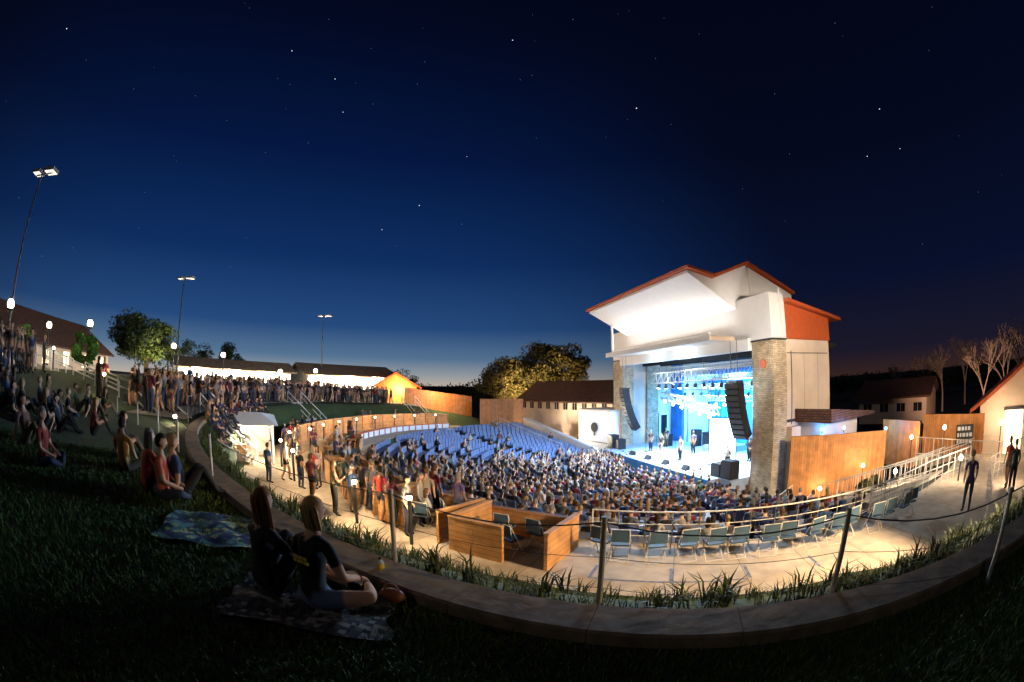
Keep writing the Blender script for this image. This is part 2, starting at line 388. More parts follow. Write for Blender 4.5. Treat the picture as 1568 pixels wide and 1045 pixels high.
def hand(wr,dirv,palm_n,side):
    d=Vector(dirv).normalized(); nrm=Vector(palm_n).normalized(); lat=d.cross(nrm).normalized()*side; nrm=lat.cross(d)*side
    J={'pelvis':(tuple(Vector(wr)),.024),'pl':(tuple(Vector(wr)+d*.055),.03)}; B=[('pelvis','pl',0)]
    for i,(off,l) in enumerate(((-.03,.062),(-.010,.075),(.010,.070),(.028,.055))):
        b=Vector(wr)+d*.075+lat*off; a=b+d*l*.45+nrm*.006;t=a+d*l*.35+nrm*.022
        J[f'b{i}']=(tuple(b),.010);J[f'a{i}']=(tuple(a),.009);J[f't{i}']=(tuple(t),.007)
        B+=[('pl',f'b{i}',0),(f'b{i}',f'a{i}',0),(f'a{i}',f't{i}',0)]
    b=Vector(wr)+d*.03-lat*.03;a=b+d*.03-lat*.022+nrm*.01;t=a+d*.025-lat*.006+nrm*.012
    J['b9']=(tuple(b),.012);J['a9']=(tuple(a),.010);J['t9']=(tuple(t),.008); B+=[('pelvis','b9',0),('b9','a9',0),('a9','t9',0)]
    return skinned(J,B,1)
def person(kind='stand',sub=0,longhair=0,yaw=0,pitch=0,armL=None,armR=None,legL=None,legR=None,lean=0.,fem=False,hands=False,sleeve=True,shorts=False,hi=False):
    sw=.17 if fem else .195; hw=.1
    if kind=='stand': hz=.93; kn=lambda s:((.11*s,.03,.50),(.12*s,-.02,.09),(.14*s,.14,.04))
    elif kind=='sit': hz=.50; kn=lambda s:((.13*s,.42,.50),(.13*s,.44,.09),(.14*s,.60,.04))
    elif kind=='ground': hz=.11; kn=lambda s:((.34*s,.34,.20),(.05*s,.42,.07),(-.08*s,.44,.06))
    else: hz=.11; kn=lambda s:((.12*s,.38,.48),(.10*s,.62,.09),(.11*s,.78,.05))
    t=lean
    J={'pelvis':((0,0,hz),.125),'waist':((0,t*.25,hz+.17),.105 if fem else .12),'chest':((0,t*.7,hz+.36),.125 if fem else .14),'neckb':((0,t*1.0,hz+.50),.065),'neck':((0,t*1.1+.01,hz+.58),.05),
       'hd':((0,t*1.2+.02,hz+.66),.05)}
    B=[('pelvis','waist',1),('waist','chest',1),('chest','neckb',1),('neckb','neck',0),('neck','hd',0)]
    for nm,s,arm,leg in (('L',-1,armL,legL),('R',1,armR,legR)):
        sh=(sw*s,t*.95,hz+.47)
        if arm is None: arm=((.24*s,.0,hz+.2),(.22*s,.12,hz-.03)) if kind=='stand' else ((.24*s,.06,hz+.22),(.14*s,.28,hz+.12))
        el,wr=arm; k,a,to=leg if leg else kn(s)
        w=Vector(wr); e=Vector(el); hn=tuple(w+(w-e).normalized()*.09)
        J.update({'sh'+nm:(sh,.06),'el'+nm:(el,.042),'wr'+nm:(wr,.028),'hp'+nm:((hw*s,.01,hz-.02),.10),'kn'+nm:(k,.062),'an'+nm:(a,.040),'to'+nm:(to,.035)})
        kk=Vector(k);aa=Vector(a); cf=kk.lerp(aa,.35); hp=Vector((hw*s,.01,hz-.02)); th=hp.lerp(kk,.5)
        J['cf'+nm]=(tuple(cf),.058);J['th'+nm]=(tuple(th),.085)
        se=Vector(sh).lerp(e,.55); J['ss'+nm]=(tuple(se),.052)
        B+=[('neckb','sh'+nm,1),('sh'+nm,'ss'+nm,1),('ss'+nm,'el'+nm,1 if sleeve=='long' else 0),('el'+nm,'wr'+nm,1 if sleeve=='long' else 0),
            ('pelvis','hp'+nm,2),('hp'+nm,'th'+nm,2),('th'+nm,'kn'+nm,0 if shorts else 2),('kn'+nm,'cf'+nm,0 if shorts else 2),('cf'+nm,'an'+nm,0 if shorts else 2),('an'+nm,'to'+nm,4)]
        if not hands: J['hn'+nm]=(hn,(.032,.022)); B.append(('wr'+nm,'hn'+nm,0))
    parts=[skinned(J,B,sub)]
    parts.append(head((0,t*1.2+.03,hz+.745),yaw,pitch,longhair,hi))
    if hands:
        for nm,s in (('L',-1),('R',1)):
            e=Vector(J['el'+nm][0]);w=Vector(J['wr'+nm][0]); parts.append(hand(w,(w-e),(0,0,-1),s))
    V=[];T=[];L=[];b=0
    for v,tt,l in parts: V.append(v);T.append(tt+b);L.append(l);b+=len(v)
    return np.concatenate(V),np.concatenate(T),np.concatenate(L)
SK=[(.50,.29,.19),(.44,.25,.16),(.56,.35,.24),(.27,.15,.09)]
HR=[(.03,.018,.01),(.08,.04,.015),(.26,.16,.07),(.02,.015,.012),(.18,.16,.14)]
SH=[(.30,.29,.28),(.05,.05,.06),(.03,.045,.12),(.28,.03,.025),(.08,.09,.11),(.42,.38,.33),(.04,.09,.2),(.02,.02,.02),(.14,.03,.05),(.06,.10,.07),(.22,.18,.13),(.02,.02,.03),(.08,.06,.15),(.03,.03,.035),(.05,.04,.04),(.12,.12,.13)]
PT=[(.03,.04,.07),(.02,.02,.02),(.09,.075,.05),(.04,.05,.08)]
def palette(sk=None,sh=None,pt=None,hr=None):
    r=random; h=hr or r.choice(HR)
    return np.array([sk or r.choice(SK),sh or r.choice(SH),pt or r.choice(PT),h,(.02,.02,.02),(.35,.08,.07),tuple(c*.55 for c in h)])
def crowd(name,tmpl,places,dim=1.0):
    Vs=[];Ts=[];Cs=[];b=0
    for (x,y,z,a) in places:
        V,T,L=random.choice(tmpl); s=random.uniform(.93,1.05); ca,sa=math.cos(a),math.sin(a)
        X=V[:,0]*ca-V[:,1]*sa; Y=V[:,0]*sa+V[:,1]*ca
        P=palette(); P[1]*=dim
        Vs.append(np.stack([X*s+x,Y*s+y,V[:,2]*s+z],1)); Ts.append(T+b); b+=len(V); Cs.append(P[L])
    return trimesh(name,np.concatenate(Vs),np.concatenate(Ts),np.concatenate(Cs),'col')
stand0=[person('stand',0),person('stand',0,fem=True,longhair=.15,armR=((.26,.1,1.15),(.15,.3,1.25))),
        person('stand',0,armL=((-.27,.03,1.15),(-.12,.2,1.1)),armR=((.27,.03,1.15),(.12,.2,1.1)),sleeve='long'),
        person('stand',0,fem=True,shorts=True,legL=((-.12,.14,.5),(-.12,.10,.09),(-.12,.25,.04)),legR=((.12,-.02,.5),(.12,-.2,.12),(.12,-.05,.04)))]
sit0=[person('sit',0),person('sit',0,fem=True,longhair=.15,sleeve='long'),person('sit',0,lean=.1,armR=((.25,.15,.7),(.1,.35,.85))),person('sit',0,lean=-.04,yaw=.5)]
gs0=[person('ground',1,hi=True),person('knees',1,lean=.1,hi=True,armL=((-.25,.2,.35),(-.1,.42,.4)),armR=((.25,.2,.35),(.1,.42,.4)),fem=True,longhair=.2),person('knees',1,lean=-.1,hi=True,armL=((-.28,-.12,.32),(-.3,-.28,.06)),armR=((.28,-.12,.32),(.3,-.28,.06)))]
stand1=[person('stand',1,hi=True),person('stand',1,fem=True,longhair=.18,hi=True,armR=((.26,.1,1.15),(.15,.3,1.25))),person('stand',1,sleeve='long',hi=True,armL=((-.27,.03,1.15),(-.12,.2,1.1))),
        person('stand',1,shorts=True,hi=True,legL=((-.12,.14,.5),(-.12,.10,.09),(-.12,.25,.04)),legR=((.12,-.02,.5),(.12,-.2,.12),(.12,-.05,.04)))]
def face_stage(x,y,j=.3): return math.atan2(CY-y,CX-x)-math.pi/2+random.uniform(-j,j)
pl=[]
for (R,p,z) in P_seat:
    occ=.93 if p>2 else (.85 if R<13.5-(.06*abs(p) if p<-30 else 0) else .05)
    if p>2 and R>19.0: occ=.62
    if p>48 and R>17.5: occ=.6
    if random.random()<occ:
        x,y=pol(R+.02,p); pl.append((x,y,z-.03,face_stage(x,y)))
for R in np.arange(4.2,8.3,.75):
    for p in np.arange(-74,80,math.degrees(.55/R)):
        if random.random()<.92: x,y=pol(R,p); pl.append((x,y,.02,face_stage(x,y)))
crowd('seated_audience',sit0,pl,.75)
pl=[]
for i in range(290):
    p=random.uniform(-46,21); R=30.7+abs(random.gauss(0,2.2)); x,y=pol(R,p)
    if p>10 and R<31.4: R+=1.5; x,y=pol(R,p)
    pl.append((x,y,Hxy(x,y)+.06,face_stage(x,y,1.2) if random.random()<.7 else random.uniform(0,6.28)))
for i in range(34):
    p=random.uniform(20,30); R=random.uniform(38.5,41); x,y=pol(R,p); pl.append((x,y,Hxy(x,y),face_stage(x,y,1.5)))
crowd('standing_crowd',stand0,pl,.6)
pl=[]
for i in range(30):
    p=random.uniform(24,38); R=random.uniform(33.5,39); x,y=pol(R,p)
    if math.hypot(x,y)>11: pl.append((x,y,Hxy(x,y)+.0,face_stage(x,y,.6)))
for i in range(40):
    p=random.uniform(-2,21); R=random.uniform(28.9,29.6); x,y=pol(R,p); pl.append((x,y,Hxy(x,y),face_stage(x,y,.4)))
crowd('lawn_audience',gs0,pl,.7)
pl=[]
for i in range(10):
    p=random.uniform(-50,-4); R=28.0; x,y=pol(R,p); pl.append((x,y,Hxy(x,y),random.uniform(0,6.28)))
for i in range(12):
    p=random.uniform(-2,26); R=random.uniform(24.6,27); x,y=pol(R,p); pl.append((x,y,plo(p)+.03,random.uniform(0,6.28)))
for (az,D) in ((-14.5,11.5),(-16.5,12.2),(-12.6,12.4),(-18,12.8),(-19,14),(-20.5,14.6),(-22,13.6),(-23,15.5),(-27.5,15.2),(-29,17),(-31,18.5),(-33.5,18),(-24.5,13.4),(66,14),(73,16),(72,17)):
    x,y=sv(az,D); pl.append((x,y,2.73,face_stage(x,y,1.2)))
crowd('plaza_crowd',stand1,pl)

def hero(name,P,loc,ang,pal,s=1.0):
    V,T,L=P; o=trimesh(name,V*s,T,pal[L],'col'); o.location=loc; o.rotation_euler=(0,0,ang); return o
x,y=sv(-35.8,3.42); hero('seated_woman',person('knees',2,fem=True,longhair=.34,hi=True,hands=True,sleeve='long',lean=.04,pitch=-.1,armL=((-.25,.16,.36),(-.1,.38,.42)),armR=((.25,.16,.36),(.1,.38,.42))),(x,y,Hxy(x,y)+.02),math.radians(-22),palette((.5,.3,.2),(.02,.018,.022),(.02,.02,.03),(.22,.085,.03)),.97)
bl=person('ground',2,fem=True,longhair=.10,hi=True,hands=True,shorts=True,yaw=-.5,pitch=-.15,lean=.08,armL=((-.26,.1,.34),(-.1,.34,.24)),armR=((.27,.10,.33),(.22,.36,.22)),legR=((.46,.20,.17),(.20,.50,.08),(.10,.58,.05)),legL=((-.30,.36,.18),(.02,.44,.07),(.14,.46,.06)))
x,y=sv(-29.2,3.16); wz=Hxy(x,y)+.02; wb=hero('seated_woman',bl,(x,y,wz),math.radians(-18),palette((.62,.36,.24),(.014,.014,.016),(.12,.17,.26),(.52,.34,.13)),.97)
M['print']=mat('yellow_print',(.75,.55,.03),.7,.1,30)
m=MB()
for r0,(z0,ws) in enumerate(((.47,(.05,.04,.03)),(.435,(.03,.06,.05)))):
    xx=-.075
    for w0 in ws: m.box(xx,xx+w0,-.088,-.080,z0,z0+.024,'print'); xx+=w0+.01
o=m.obj('shirt_print',wb)
for (az,D,sh,kind,ang) in ((-51.5,6.9,(.55,.12,.06),1,-.2),(-49,6.5,(.60,.15,.09),0,-.9),(-46.3,6.7,(.03,.05,.12),2,-.5),(-54.5,8.2,(.40,.22,.06),0,.3),(-55,9.4,(.05,.04,.04),1,-.3),(-67,8,(.2,.03,.025),0,-.9),(-69.5,9.5,(.14,.07,.06),2,-1.1),(-59,12,(.2,.05,.04),1,-.6),(-64,12.5,(.08,.08,.1),0,-.7)):
    x,y=sv(az,D); hero('seated_person',gs0[kind],(x,y,Hxy(x,y)),ang,palette(None,sh))

def blanket(name,loc,ang,w,h,cols,scl=9):
    m=bpy.data.materials.new(name+'_cloth'); m.use_nodes=True; n=m.node_tree; b=n.nodes['Principled BSDF']; b.inputs['Roughness'].default_value=.95
    tc=n.nodes.new('ShaderNodeTexCoord'); ck=n.nodes.new('ShaderNodeTexVoronoi'); ck.distance='CHEBYCHEV'; ck.inputs['Randomness'].default_value=.35; ck.inputs['Scale'].default_value=scl; n.links.new(tc.outputs['Object'],ck.inputs['Vector'])
    r=n.nodes.new('ShaderNodeValToRGB'); sp=n.nodes.new('ShaderNodeSeparateColor'); n.links.new(ck.outputs['Color'],sp.inputs[0]); n.links.new(sp.outputs[0],r.inputs['Fac']); r.color_ramp.interpolation='CONSTANT'
    r.color_ramp.elements[0].color=(*cols[0],1); r.color_ramp.elements[1].color=(*cols[1],1); r.color_ramp.elements[1].position=.35
    e=r.color_ramp.elements.new(.6); e.color=(*cols[2],1); e=r.color_ramp.elements.new(.8); e.color=(*cols[3],1)
    n.links.new(r.outputs['Color'],b.inputs['Base Color']); M[name]=m
    N=26; vs=[]; 
    for j in range(N+1):
        for i in range(N+1):
            u=(i/N-.5)*w*(1+.05*math.sin(j*.5));v=(j/N-.5)*h*(1+.06*math.sin(i*.4)); X=loc[0]+u*math.cos(ang)-v*math.sin(ang);Y=loc[1]+u*math.sin(ang)+v*math.cos(ang)
            vs.append((X-loc[0],Y-loc[1],Hxy(X,Y)+.05+.014*math.sin(u*9+v*4)+.012*math.sin(v*13-u*5)))
    k=MB(); k.add(vs,[(j*(N+1)+i,j*(N+1)+i+1,(j+1)*(N+1)+i+1,(j+1)*(N+1)+i) for j in range(N) for i in range(N)],name,True); k.obj(name,loc=(loc[0],loc[1],0))
blanket('picnic_blanket',sv(-43.0,5.15),.5,1.25,1.2,((.03,.08,.12),(.12,.28,.28),(.03,.04,.18),(.42,.48,.24)),12)
blanket('patterned_rug',sv(-30.5,3.12),.2,1.35,.8,((.03,.03,.035),(.08,.075,.075),(.02,.02,.025),(.25,.23,.21)),20)
b=MB(); x,y=sv(-18.8,3.8); z=Hxy(x,y)+.02; M['yel']=mat('yellow_label',(.7,.5,.03),.4,.2,20); M['clear']=mat('clear_plastic',(.45,.5,.5),.15,.1,20); M['lea']=mat('brown_leather',(.2,.07,.03),.6,.3,12)
for a,c2,r1,r2,k in ((0,.06,.035,.036,'clear'),(.06,.17,.036,.036,'yel'),(.17,.21,.036,.015,'clear'),(.21,.235,.016,.016,'dark')): b.tube((x,y,z+a),(x,y,z+c2),r1,k,14,r2)
b.obj('water_bottle')
b=MB(); x,y=sv(-23.2,3.75); z=Hxy(x,y)+.03; b.ball((x,y,z+.02),.09,'white',14,(1.1,1,.6)); b.tube((x+.05,y-.03,z+.01),(x+.05,y-.03,z+.02),.13,'white',16); b.obj('sun_hat')
b=MB(); x,y=sv(-17.6,3.3); z=Hxy(x,y); b.ball((x,y,z+.07),.10,'lea',14,(1.2,.7,.7)); 
for k in range(10):
    t0=math.pi*k/10;t1=math.pi*(k+1)/10; b.tube((x+.07*math.cos(t0),y,z+.10+.09*math.sin(t0)),(x+.07*math.cos(t1),y,z+.10+.09*math.sin(t1)),.008,'lea',5)
b.obj('handbag')

# ------------------------------------------------------------------ wooden box seats + chairs
def chair_mesh():
    m=MB()
    m.box(-.22,.22,-.22,.22,.43,.47,'chair'); m.box(-.22,.22,-.245,-.21,.55,.86,'chair')
    for sx in (-.22,.22):
        m.tube((sx,-.26,.88),(sx,.22,0),.012,'rail',6); m.tube((sx,-.22,0),(sx,.20,.46),.012,'rail',6); m.tube((sx,-.26,.88),(sx,-.21,.5),.012,'rail',6)
    m.tube((-.22,.22,.02),(.22,.22,.02),.011,'rail',6); m.tube((-.22,-.22,.02),(.22,-.22,.02),.011,'rail',6); m.tube((-.22,-.26,.88),(.22,-.26,.88),.012,'rail',6)
    return m.obj('folding_chair')
ch=chair_mesh(); first=True
def put_chair(x,y,z,a):
    global first
    if first: o=ch; first=False
    else: o=bpy.data.objects.new('folding_chair',ch.data); sc.collection.objects.link(o)
    o.location=(x,y,z); o.rotation_euler=(0,0,a)
for p in np.arange(51.2,76,1.75):
    x,y=pol(22.75+random.uniform(-.1,.1),p+random.uniform(-.3,.3)); put_chair(x,y,2.735,face_stage(x,y,.3))
def box_seat(phi):
    m=MB(); a=math.radians(192.7+phi); x,y=pol(23.1,phi); m.T=Matrix.Translation((x,y,2.73))@Matrix.Rotation(a,4,'Z')
    h=.92; W=1.35; t=.045
    def wall(x0,y0,x1,y1,h=h):
        L=math.hypot(x1-x0,y1-y0); ux,uy=(x1-x0)/L,(y1-y0)/L; nx,ny=-uy*t,ux*t
        v=[(x0-nx,y0-ny,0),(x1-nx,y1-ny,0),(x1+nx,y1+ny,0),(x0+nx,y0+ny,0)]; v+=[(q[0],q[1],h) for q in v]
        m.add(v,[(0,3,2,1),(4,5,6,7),(0,1,5,4),(1,2,6,5),(2,3,7,6),(3,0,4,7)],'wood')
        nx*=1.7;ny*=1.7; v=[(x0-nx,y0-ny,h+.002),(x1-nx,y1-ny,h+.002),(x1+nx,y1+ny,h+.002),(x0+nx,y0+ny,h+.002)]; v+=[(q[0],q[1],h+.045) for q in v]
        m.add(v,[(0,3,2,1),(4,5,6,7),(0,1,5,4),(1,2,6,5),(2,3,7,6),(3,0,4,7)],'wood')
    wall(.95,-W,.95,.25); wall(-.95,-W+.06,-.95,W-.06,.75); wall(-.9,-W,.88,-W); wall(-.9,W,.9,W); 
    m.obj('wooden_box_seat')
    for dx,dy in ((.35,-.6),(.35,.15),(-.35,-.5),(-.35,.5)):
        q=m.T@Vector((dx,dy,.005)); put_chair(q.x,q.y,q.z,a+math.pi/2+random.uniform(-.5,.5))
for k in range(7): box_seat(45.9-7.6*k)
pl=[]
for k in range(1,7):
    for j in range(4):
        p=45.9-7.6*k+random.uniform(-2.6,2.6); x,y=pol(23.1+random.uniform(-.5,.5),p); pl.append((x,y,2.73,face_stage(x,y,.5)))
crowd('box_seat_guests',[person('sit',1),person('sit',1,fem=True,longhair=.2,sleeve='long')]+stand1[:2],pl)

# ------------------------------------------------------------------ kiosk
k=MB(); x,y=sv(-37.2,23.5); k.T=Matrix.Translation((x,y,2.75))@Matrix.Rotation(math.radians(37),4,'Z')
k.add([(-2.1,-1.3,1.95),(2.1,-1.3,1.95),(2.1,1.4,2.3),(-2.1,1.4,2.3),(-1.2,.3,2.5),(1.2,.3,2.5)],[(0,1,5,4),(1,2,5),(2,3,4,5),(3,0,4),(3,2,1,0)],'white')
for sx in (-1.8,1.8):
    for sy in (-1.1,1.2): k.tube((sx,sy,-.05),(sx,sy,1.97),.06,'white',8)
k.box(-1.75,1.75,1.0,1.15,0,1.9,'plaster'); k.box(-1.7,.3,-1.15,-1.0,0,.95,'wood'); k.obj('ticket_kiosk')

# ------------------------------------------------------------------ stage building
S=empty('stage_building',(CX,CY,0),math.radians(12.7))
m=MB()
for sg in (-1,1):
    y0,y1=(8.6,10.45) if sg>0 else (-10.45,-8.6)
    m.box(0,1.25,y0,y1,-.3,9.2,'stone'); m.box(-.06,1.31,y0-.04,y1+.04,9.202,9.30,'dark')
m.box(3.0,4.3,9.0,10.2,0,9.0,'stone'); m.box(3.0,4.3,-10.2,-9.05,0,9.0,'stone'); m.obj('stone_towers',S,bevel=.04)
m=MB()
for sg in (-1,1):
    ya,yb=(9.3,10.2) if sg>0 else (-10.25,-9.3)
    m.box(1.252,6.4,ya,yb,-.2,9.28,'plaster')
    if sg<0:
        m.box(1.9,1.97,-10.27,-10.24,4.3,8.6,'dark'); m.box(1.5,6.2,-10.262,-10.24,8.45,8.5,'dark')
        for xx in (3.3,4.9): m.box(xx,xx+.02,-10.258,-10.24,4.5,8.45,'joint')
m.box(1.26,6.5,-10.33,-9.3,4.45,4.62,'dark')
m.box(6.4,9.2,-7.0,-6.7,-.2,9.3,'plaster'); m.box(6.4,9.2,6.7,7.0,-.2,9.3,'plaster'); m.box(9.2,9.5,-7,7,-.2,9.3,'dark'); 
m.box(6.1,6.4,-9.3,-7.0,-.2,9.3,'plaster'); m.box(6.1,6.4,7.0,9.3,-.2,9.3,'plaster')
m.obj('side_walls',S)
m=MB(); m.box(.3,9.2,-9.29,9.29,8.95,9.27,'black'); m.box(-.25,.3,-8.58,8.58,8.75,9.45,'white'); m.obj('proscenium_header',S)
m=MB(); m.box(-.02,1.37,-10.4,10.4,9.302,11.9,'white')
m.tube((.9,-10.46,9.4),(.9,-10.46,12.2),.05,'white',8); m.obj('upper_front_wall',S)
m=MB(); m.extr([(1.372,9.3),(6.45,9.3),(6.45,10.75),(1.372,11.4)],-10.36,10.36,'red'); m.obj('upper_block',S)
m=MB(); m.extr([(1.38,11.45),(7.7,10.64),(7.7,10.82),(1.38,11.63)],-10.75,10.75,'red'); m.obj('upper_block_roof',S)
m=MB(); m.extr([(5.9,9.35),(.02,9.35),(.02,11.35),(-3.75,13.3),(-3.75,13.45),(-1.8,13.12),(1.2,14.3),(5.9,12.8)],-7.4,7.4,'white'); m.obj('canopy',S)
m=MB(); m.extr([(-3.95,13.52),(-3.95,13.68),(-1.8,13.34),(1.2,14.54),(6.1,13.0),(6.1,12.83),(1.2,14.33),(-1.8,13.15)],-7.75,7.75,'red'); 
m.extr([(1.38,11.64),(5.9,11.05),(5.9,12.78),(1.38,14.2)],-7.5,-7.42,'white'); m.obj('canopy_roof',S)
m=MB(); m.box(-2.1,-.02,-7.1,7.4,9.45,9.72,'plaster'); m.box(-2.2,-2.1,-7.2,7.5,9.42,9.8,'white'); m.obj('lighting_shelf',S)
m=MB()
m.tube((-1.8,6.9,9.7),(-1.8,6.9,12.25),.11,'white',12); m.box(-1.9,-1.7,-6.7,6.9,9.9,10.0,'white')
m.obj('canopy_posts',S)
m=MB(); m.box(-1.6,9.2,-8.55,8.95,0.02,1.25,'deck')
m.box(-2.4,-1.6,-7.5,7.5,.02,1.25,'deck'); m.box(-2.43,-2.40,-7.5,7.5,.1,1.2,'blue')
m.obj('stage_deck',S)
m=MB(); 
N=90
for i in range(N):
    y0=-6.6+13.2*i/N;y1=-6.6+13.2*(i+1)/N; x0=9.0+.12*math.sin(i*1.3);x1=9.0+.12*math.sin((i+1)*1.3)
    m.add([(x0,y0,1.25),(x1,y1,1.25),(x1,y1,8.9),(x0,y0,8.9)],[(0,1,2,3)],'blue',True)
for i in range(16):
    for sg in (-1,1):
        x0=6.0+.05*math.sin(i*2); y0=sg*(9.2-.13*i); m.add([(x0,y0,1.25),(x0+.1,y0-sg*.13,1.25),(x0+.1,y0-sg*.13,8.9),(x0,y0,8.9)],[(0,1,2,3)],'blue')
for xx in (2.2,4.2): m.box(xx,xx+.05,-8.5,8.5,8.65,8.94,'black')
m.obj('stage_drapes',S)
m=MB(); m.box(4.5,5.6,9.1,9.25,1.3,4.2,'white'); m.box(4.7,5.4,9.05,9.1,1.3,3.9,'glass'); m.obj('stage_door',S)
def truss(m,a,b,w,k='rail'):
    a=Vector(a);b=Vector(b); d=(b-a).normalized(); u=Vector((0,0,1)); s=d.cross(u).normalized(); u=s.cross(d); o=[(s*sx+u*sz)*w/2 for sx,sz in ((1,1),(-1,1),(-1,-1),(1,-1))]
    for q in o: m.tube(a+q,b+q,.05,k,6)
    n=max(2,int((b-a).length/(w*1.0)))
    for i in range(n):
        p=a.lerp(b,i/n);q=a.lerp(b,(i+1)/n)
        for j in range(4):
            A=o[j];B=o[(j+1)%4]; m.tube(p+A,(q+B),.025,k,5); m.tube(p+A,p+B,.025,k,5)
def fixture(m,p,aim,ek='ec'):
    p=Vector(p);d=Vector(aim).normalized(); m.tube(p,p+d*.35,.12,'dark',8,.15); m.tube(p+d*.352,p+d*.36,.14,ek,10); m.tube(p-Vector((0,0,-.35)),p,.02,'dark',5)
m=MB(); truss(m,(.6,-8.5,7.65),(.6,3.6,7.4),.8); truss(m,(4.5,-6,6.6),(4.5,5,6.6),.45); truss(m,(7,-6,7.4),(7,6,7.4),.45)
truss(m,(2.6,5.5,6.0),(3.2,-1.5,4.7),.55); truss(m,(5.5,4,5.6),(5.5,-4,5.6),.4); truss(m,(3,-7.5,8.2),(3,7.5,8.2),.4)
for yy in (-6,-3,0,3): m.tube((.6,yy,7.9),(.6,yy,8.95),.015,'dark',4)
for yy in (-5,5): m.tube((4.5,yy,6.8),(4.5,yy,8.95),.015,'dark',4); m.tube((7,yy,7.6),(7,yy,8.95),.015,'dark',4); m.tube((5.5,yy*.7,5.8),(5.5,yy*.7,8.95),.015,'dark',4)
m.tube((2.6,5,6.2),(2.6,5,8.95),.015,'dark',4); m.tube((3.2,-1.2,4.9),(3.2,-1.2,8.95),.015,'dark',4); m.obj('lighting_trusses',S)
m=MB()
for i in range(12): fixture(m,(.6,-8+i*1.0,6.95),(-.4+random.random()*.6,random.uniform(-.3,.3),-1),'ec' if i%3 else 'eb')
for i in range(9): fixture(m,(4.5,-5+i*1.2,6.1),(-.7,random.uniform(-.3,.3),-.8),'ec' if i%2 else 'eb')
for i in range(6): fixture(m,(2.65+.1*i,5-i*1.15,5.5-.22*i),(-.9,-.5,-.2),'ew' if i<3 else 'ec')
for i in range(7): fixture(m,(5.5,-3.6+i*1.2,5.2),(-1,random.uniform(-.5,.1),-.3),'ec')
for i in range(9): fixture(m,(7,-5.4+i*1.3,7.0),(-.5,0,-.9),'eb' if i%2 else 'ec')
m.obj('stage_spotlights',S)
def linearray(name,x,y,z0,n,yaw):
    m=MB(); X,Z,t=0,z0,.10
    for i in range(n):
        m.T=Matrix.Translation((x,y,0))@Matrix.Rotation(yaw,4,'Z')@Matrix.Translation((X,0,Z))@Matrix.Rotation(-t,4,'Y')
        m.box(-.35,.25,-.55,.55,-.33,0,'black'); m.box(-.37,-.352,-.5,.5,-.30,-.03,'dark'); X+=math.sin(t)*.34; Z-=math.cos(t)*.345; t+=.045
    m.T=Matrix.Translation((x,y,0)); m.tube((0,-.3,z0),(0,-.3,9.4),.02,'dark',5); m.tube((0,.3,z0),(0,.3,9.4),.02,'dark',5); m.box(-.3,.3,-.5,.5,z0,z0+.12,'dark')
    m.obj(name,S,bevel=.015)
linearray('line_array_near',-.9,-7.9,6.9,10,0.15); linearray('line_array_far',-.7,6.8,6.6,11,-.15)
m=MB(); m.T=Matrix.Translation((1.0,-4.7,1.26))@Matrix.Rotation(math.radians(52),4,'Z')@Matrix.Rotation(math.radians(5),4,'Y')
m.box(-.06,.06,-1.0,1.0,.1,3.3,'dark'); m.box(-.075,-.062,-.93,.93,.17,3.23,'scr'); m.tube((0,-.9,0),(0,-.9,.2),.04,'dark'); m.tube((0,.9,0),(0,.9,.2),.04,'dark'); m.obj('led_screen',S)
m=MB()
for (x,y,w2,h) in ((-1.2,-8.0,.5,1.1),(-1.2,-7.0,.45,.8),(-1.2,8.0,.5,1.2),(-1.0,7,.45,.9),(4,-6,.5,1.3),(6,-3,.5,1.2),(6,3,.5,1.3),(5.5,4.2,.4,1.5),(3.5,6.2,.5,1.1)):
    m.box(x-.35,x+.35,y-w2,y+w2,1.26,1.26+h,'black'); m.box(x-.37,x-.352,y-w2+.05,y+w2-.05,1.32,1.2+h,'dark')
for y in (-4,-1.5,1,3.5):
    m.extr([(-1.9,1.26),(-1.5,1.26),(-1.5,1.55),(-1.62,1.6)],y-.3,y+.3,'black')
m.obj('amplifiers_and_monitors',S,bevel=.02)
m=MB()
m.box(4.2,7,-1.2,1.6,1.26,1.75,'deck')
for (x,y,z,r,h) in ((4.9,.2,2.05,.3,.4),(5.4,-.5,2.2,.2,.25),(5.4,.9,2.2,.2,.25),(5.2,.0,2.5,.16,.2),(5.2,.45,2.5,.16,.2)): m.tube((x,y,z-h/2),(x,y,z+h/2),r,'rail',18)
for (x,y) in ((4.8,-.9),(4.8,1.2),(5.8,-.7)): m.tube((x,y,1.76),(x,y,2.8),.012,'rail',5); m.tube((x,y,2.8),(x,y,2.81),.24,'metal',18,.02)
m.obj('drum_kit',S)
pl=[]; 
for (x,y) in ((0,-1),(.2,2.0),(.6,4.3),(2,-3),(2.6,.8),(3,5.5),(5.9,.2),(0.1,-6.3),(3.5,-5)):
    q=S.matrix_basis@Vector((x,y,1.26 if (x,y)!=(5.9,.2) else 1.76)); pl.append((q.x,q.y,q.z,math.radians(12.7)+math.pi/2+random.uniform(-.4,.4)))
crowd('band_members',stand0,pl)
m=MB()
for (x,y) in ((-.5,-1),(-.3,2.0),(.1,4.3)): m.tube((x,y,1.27),(x,y,2.75),.015,'dark',6); m.tube((x,y,2.75),(x+.15,y,2.8),.03,'dark',6); m.tube((x,y,1.26),(x,y,1.29),.14,'dark',12)
m.obj('microphone_stands',S)
m=MB(); m.tube((-.02,-9.6,7.9),(-.10,-9.6,7.9),.25,'red',16); m.box(1.4,2.3,-10.75,-10.26,0,4.2,'plaster'); m.obj('tower_emblem',S)
m=MB(); m.box(2.6,6.9,-12.4,-10.34,0,4.4,'plaster'); m.extr([(2.2,4.42),(8.2,4.42),(8.2,4.6),(2.2,5.2)],-13.2,-10.36,'tile')
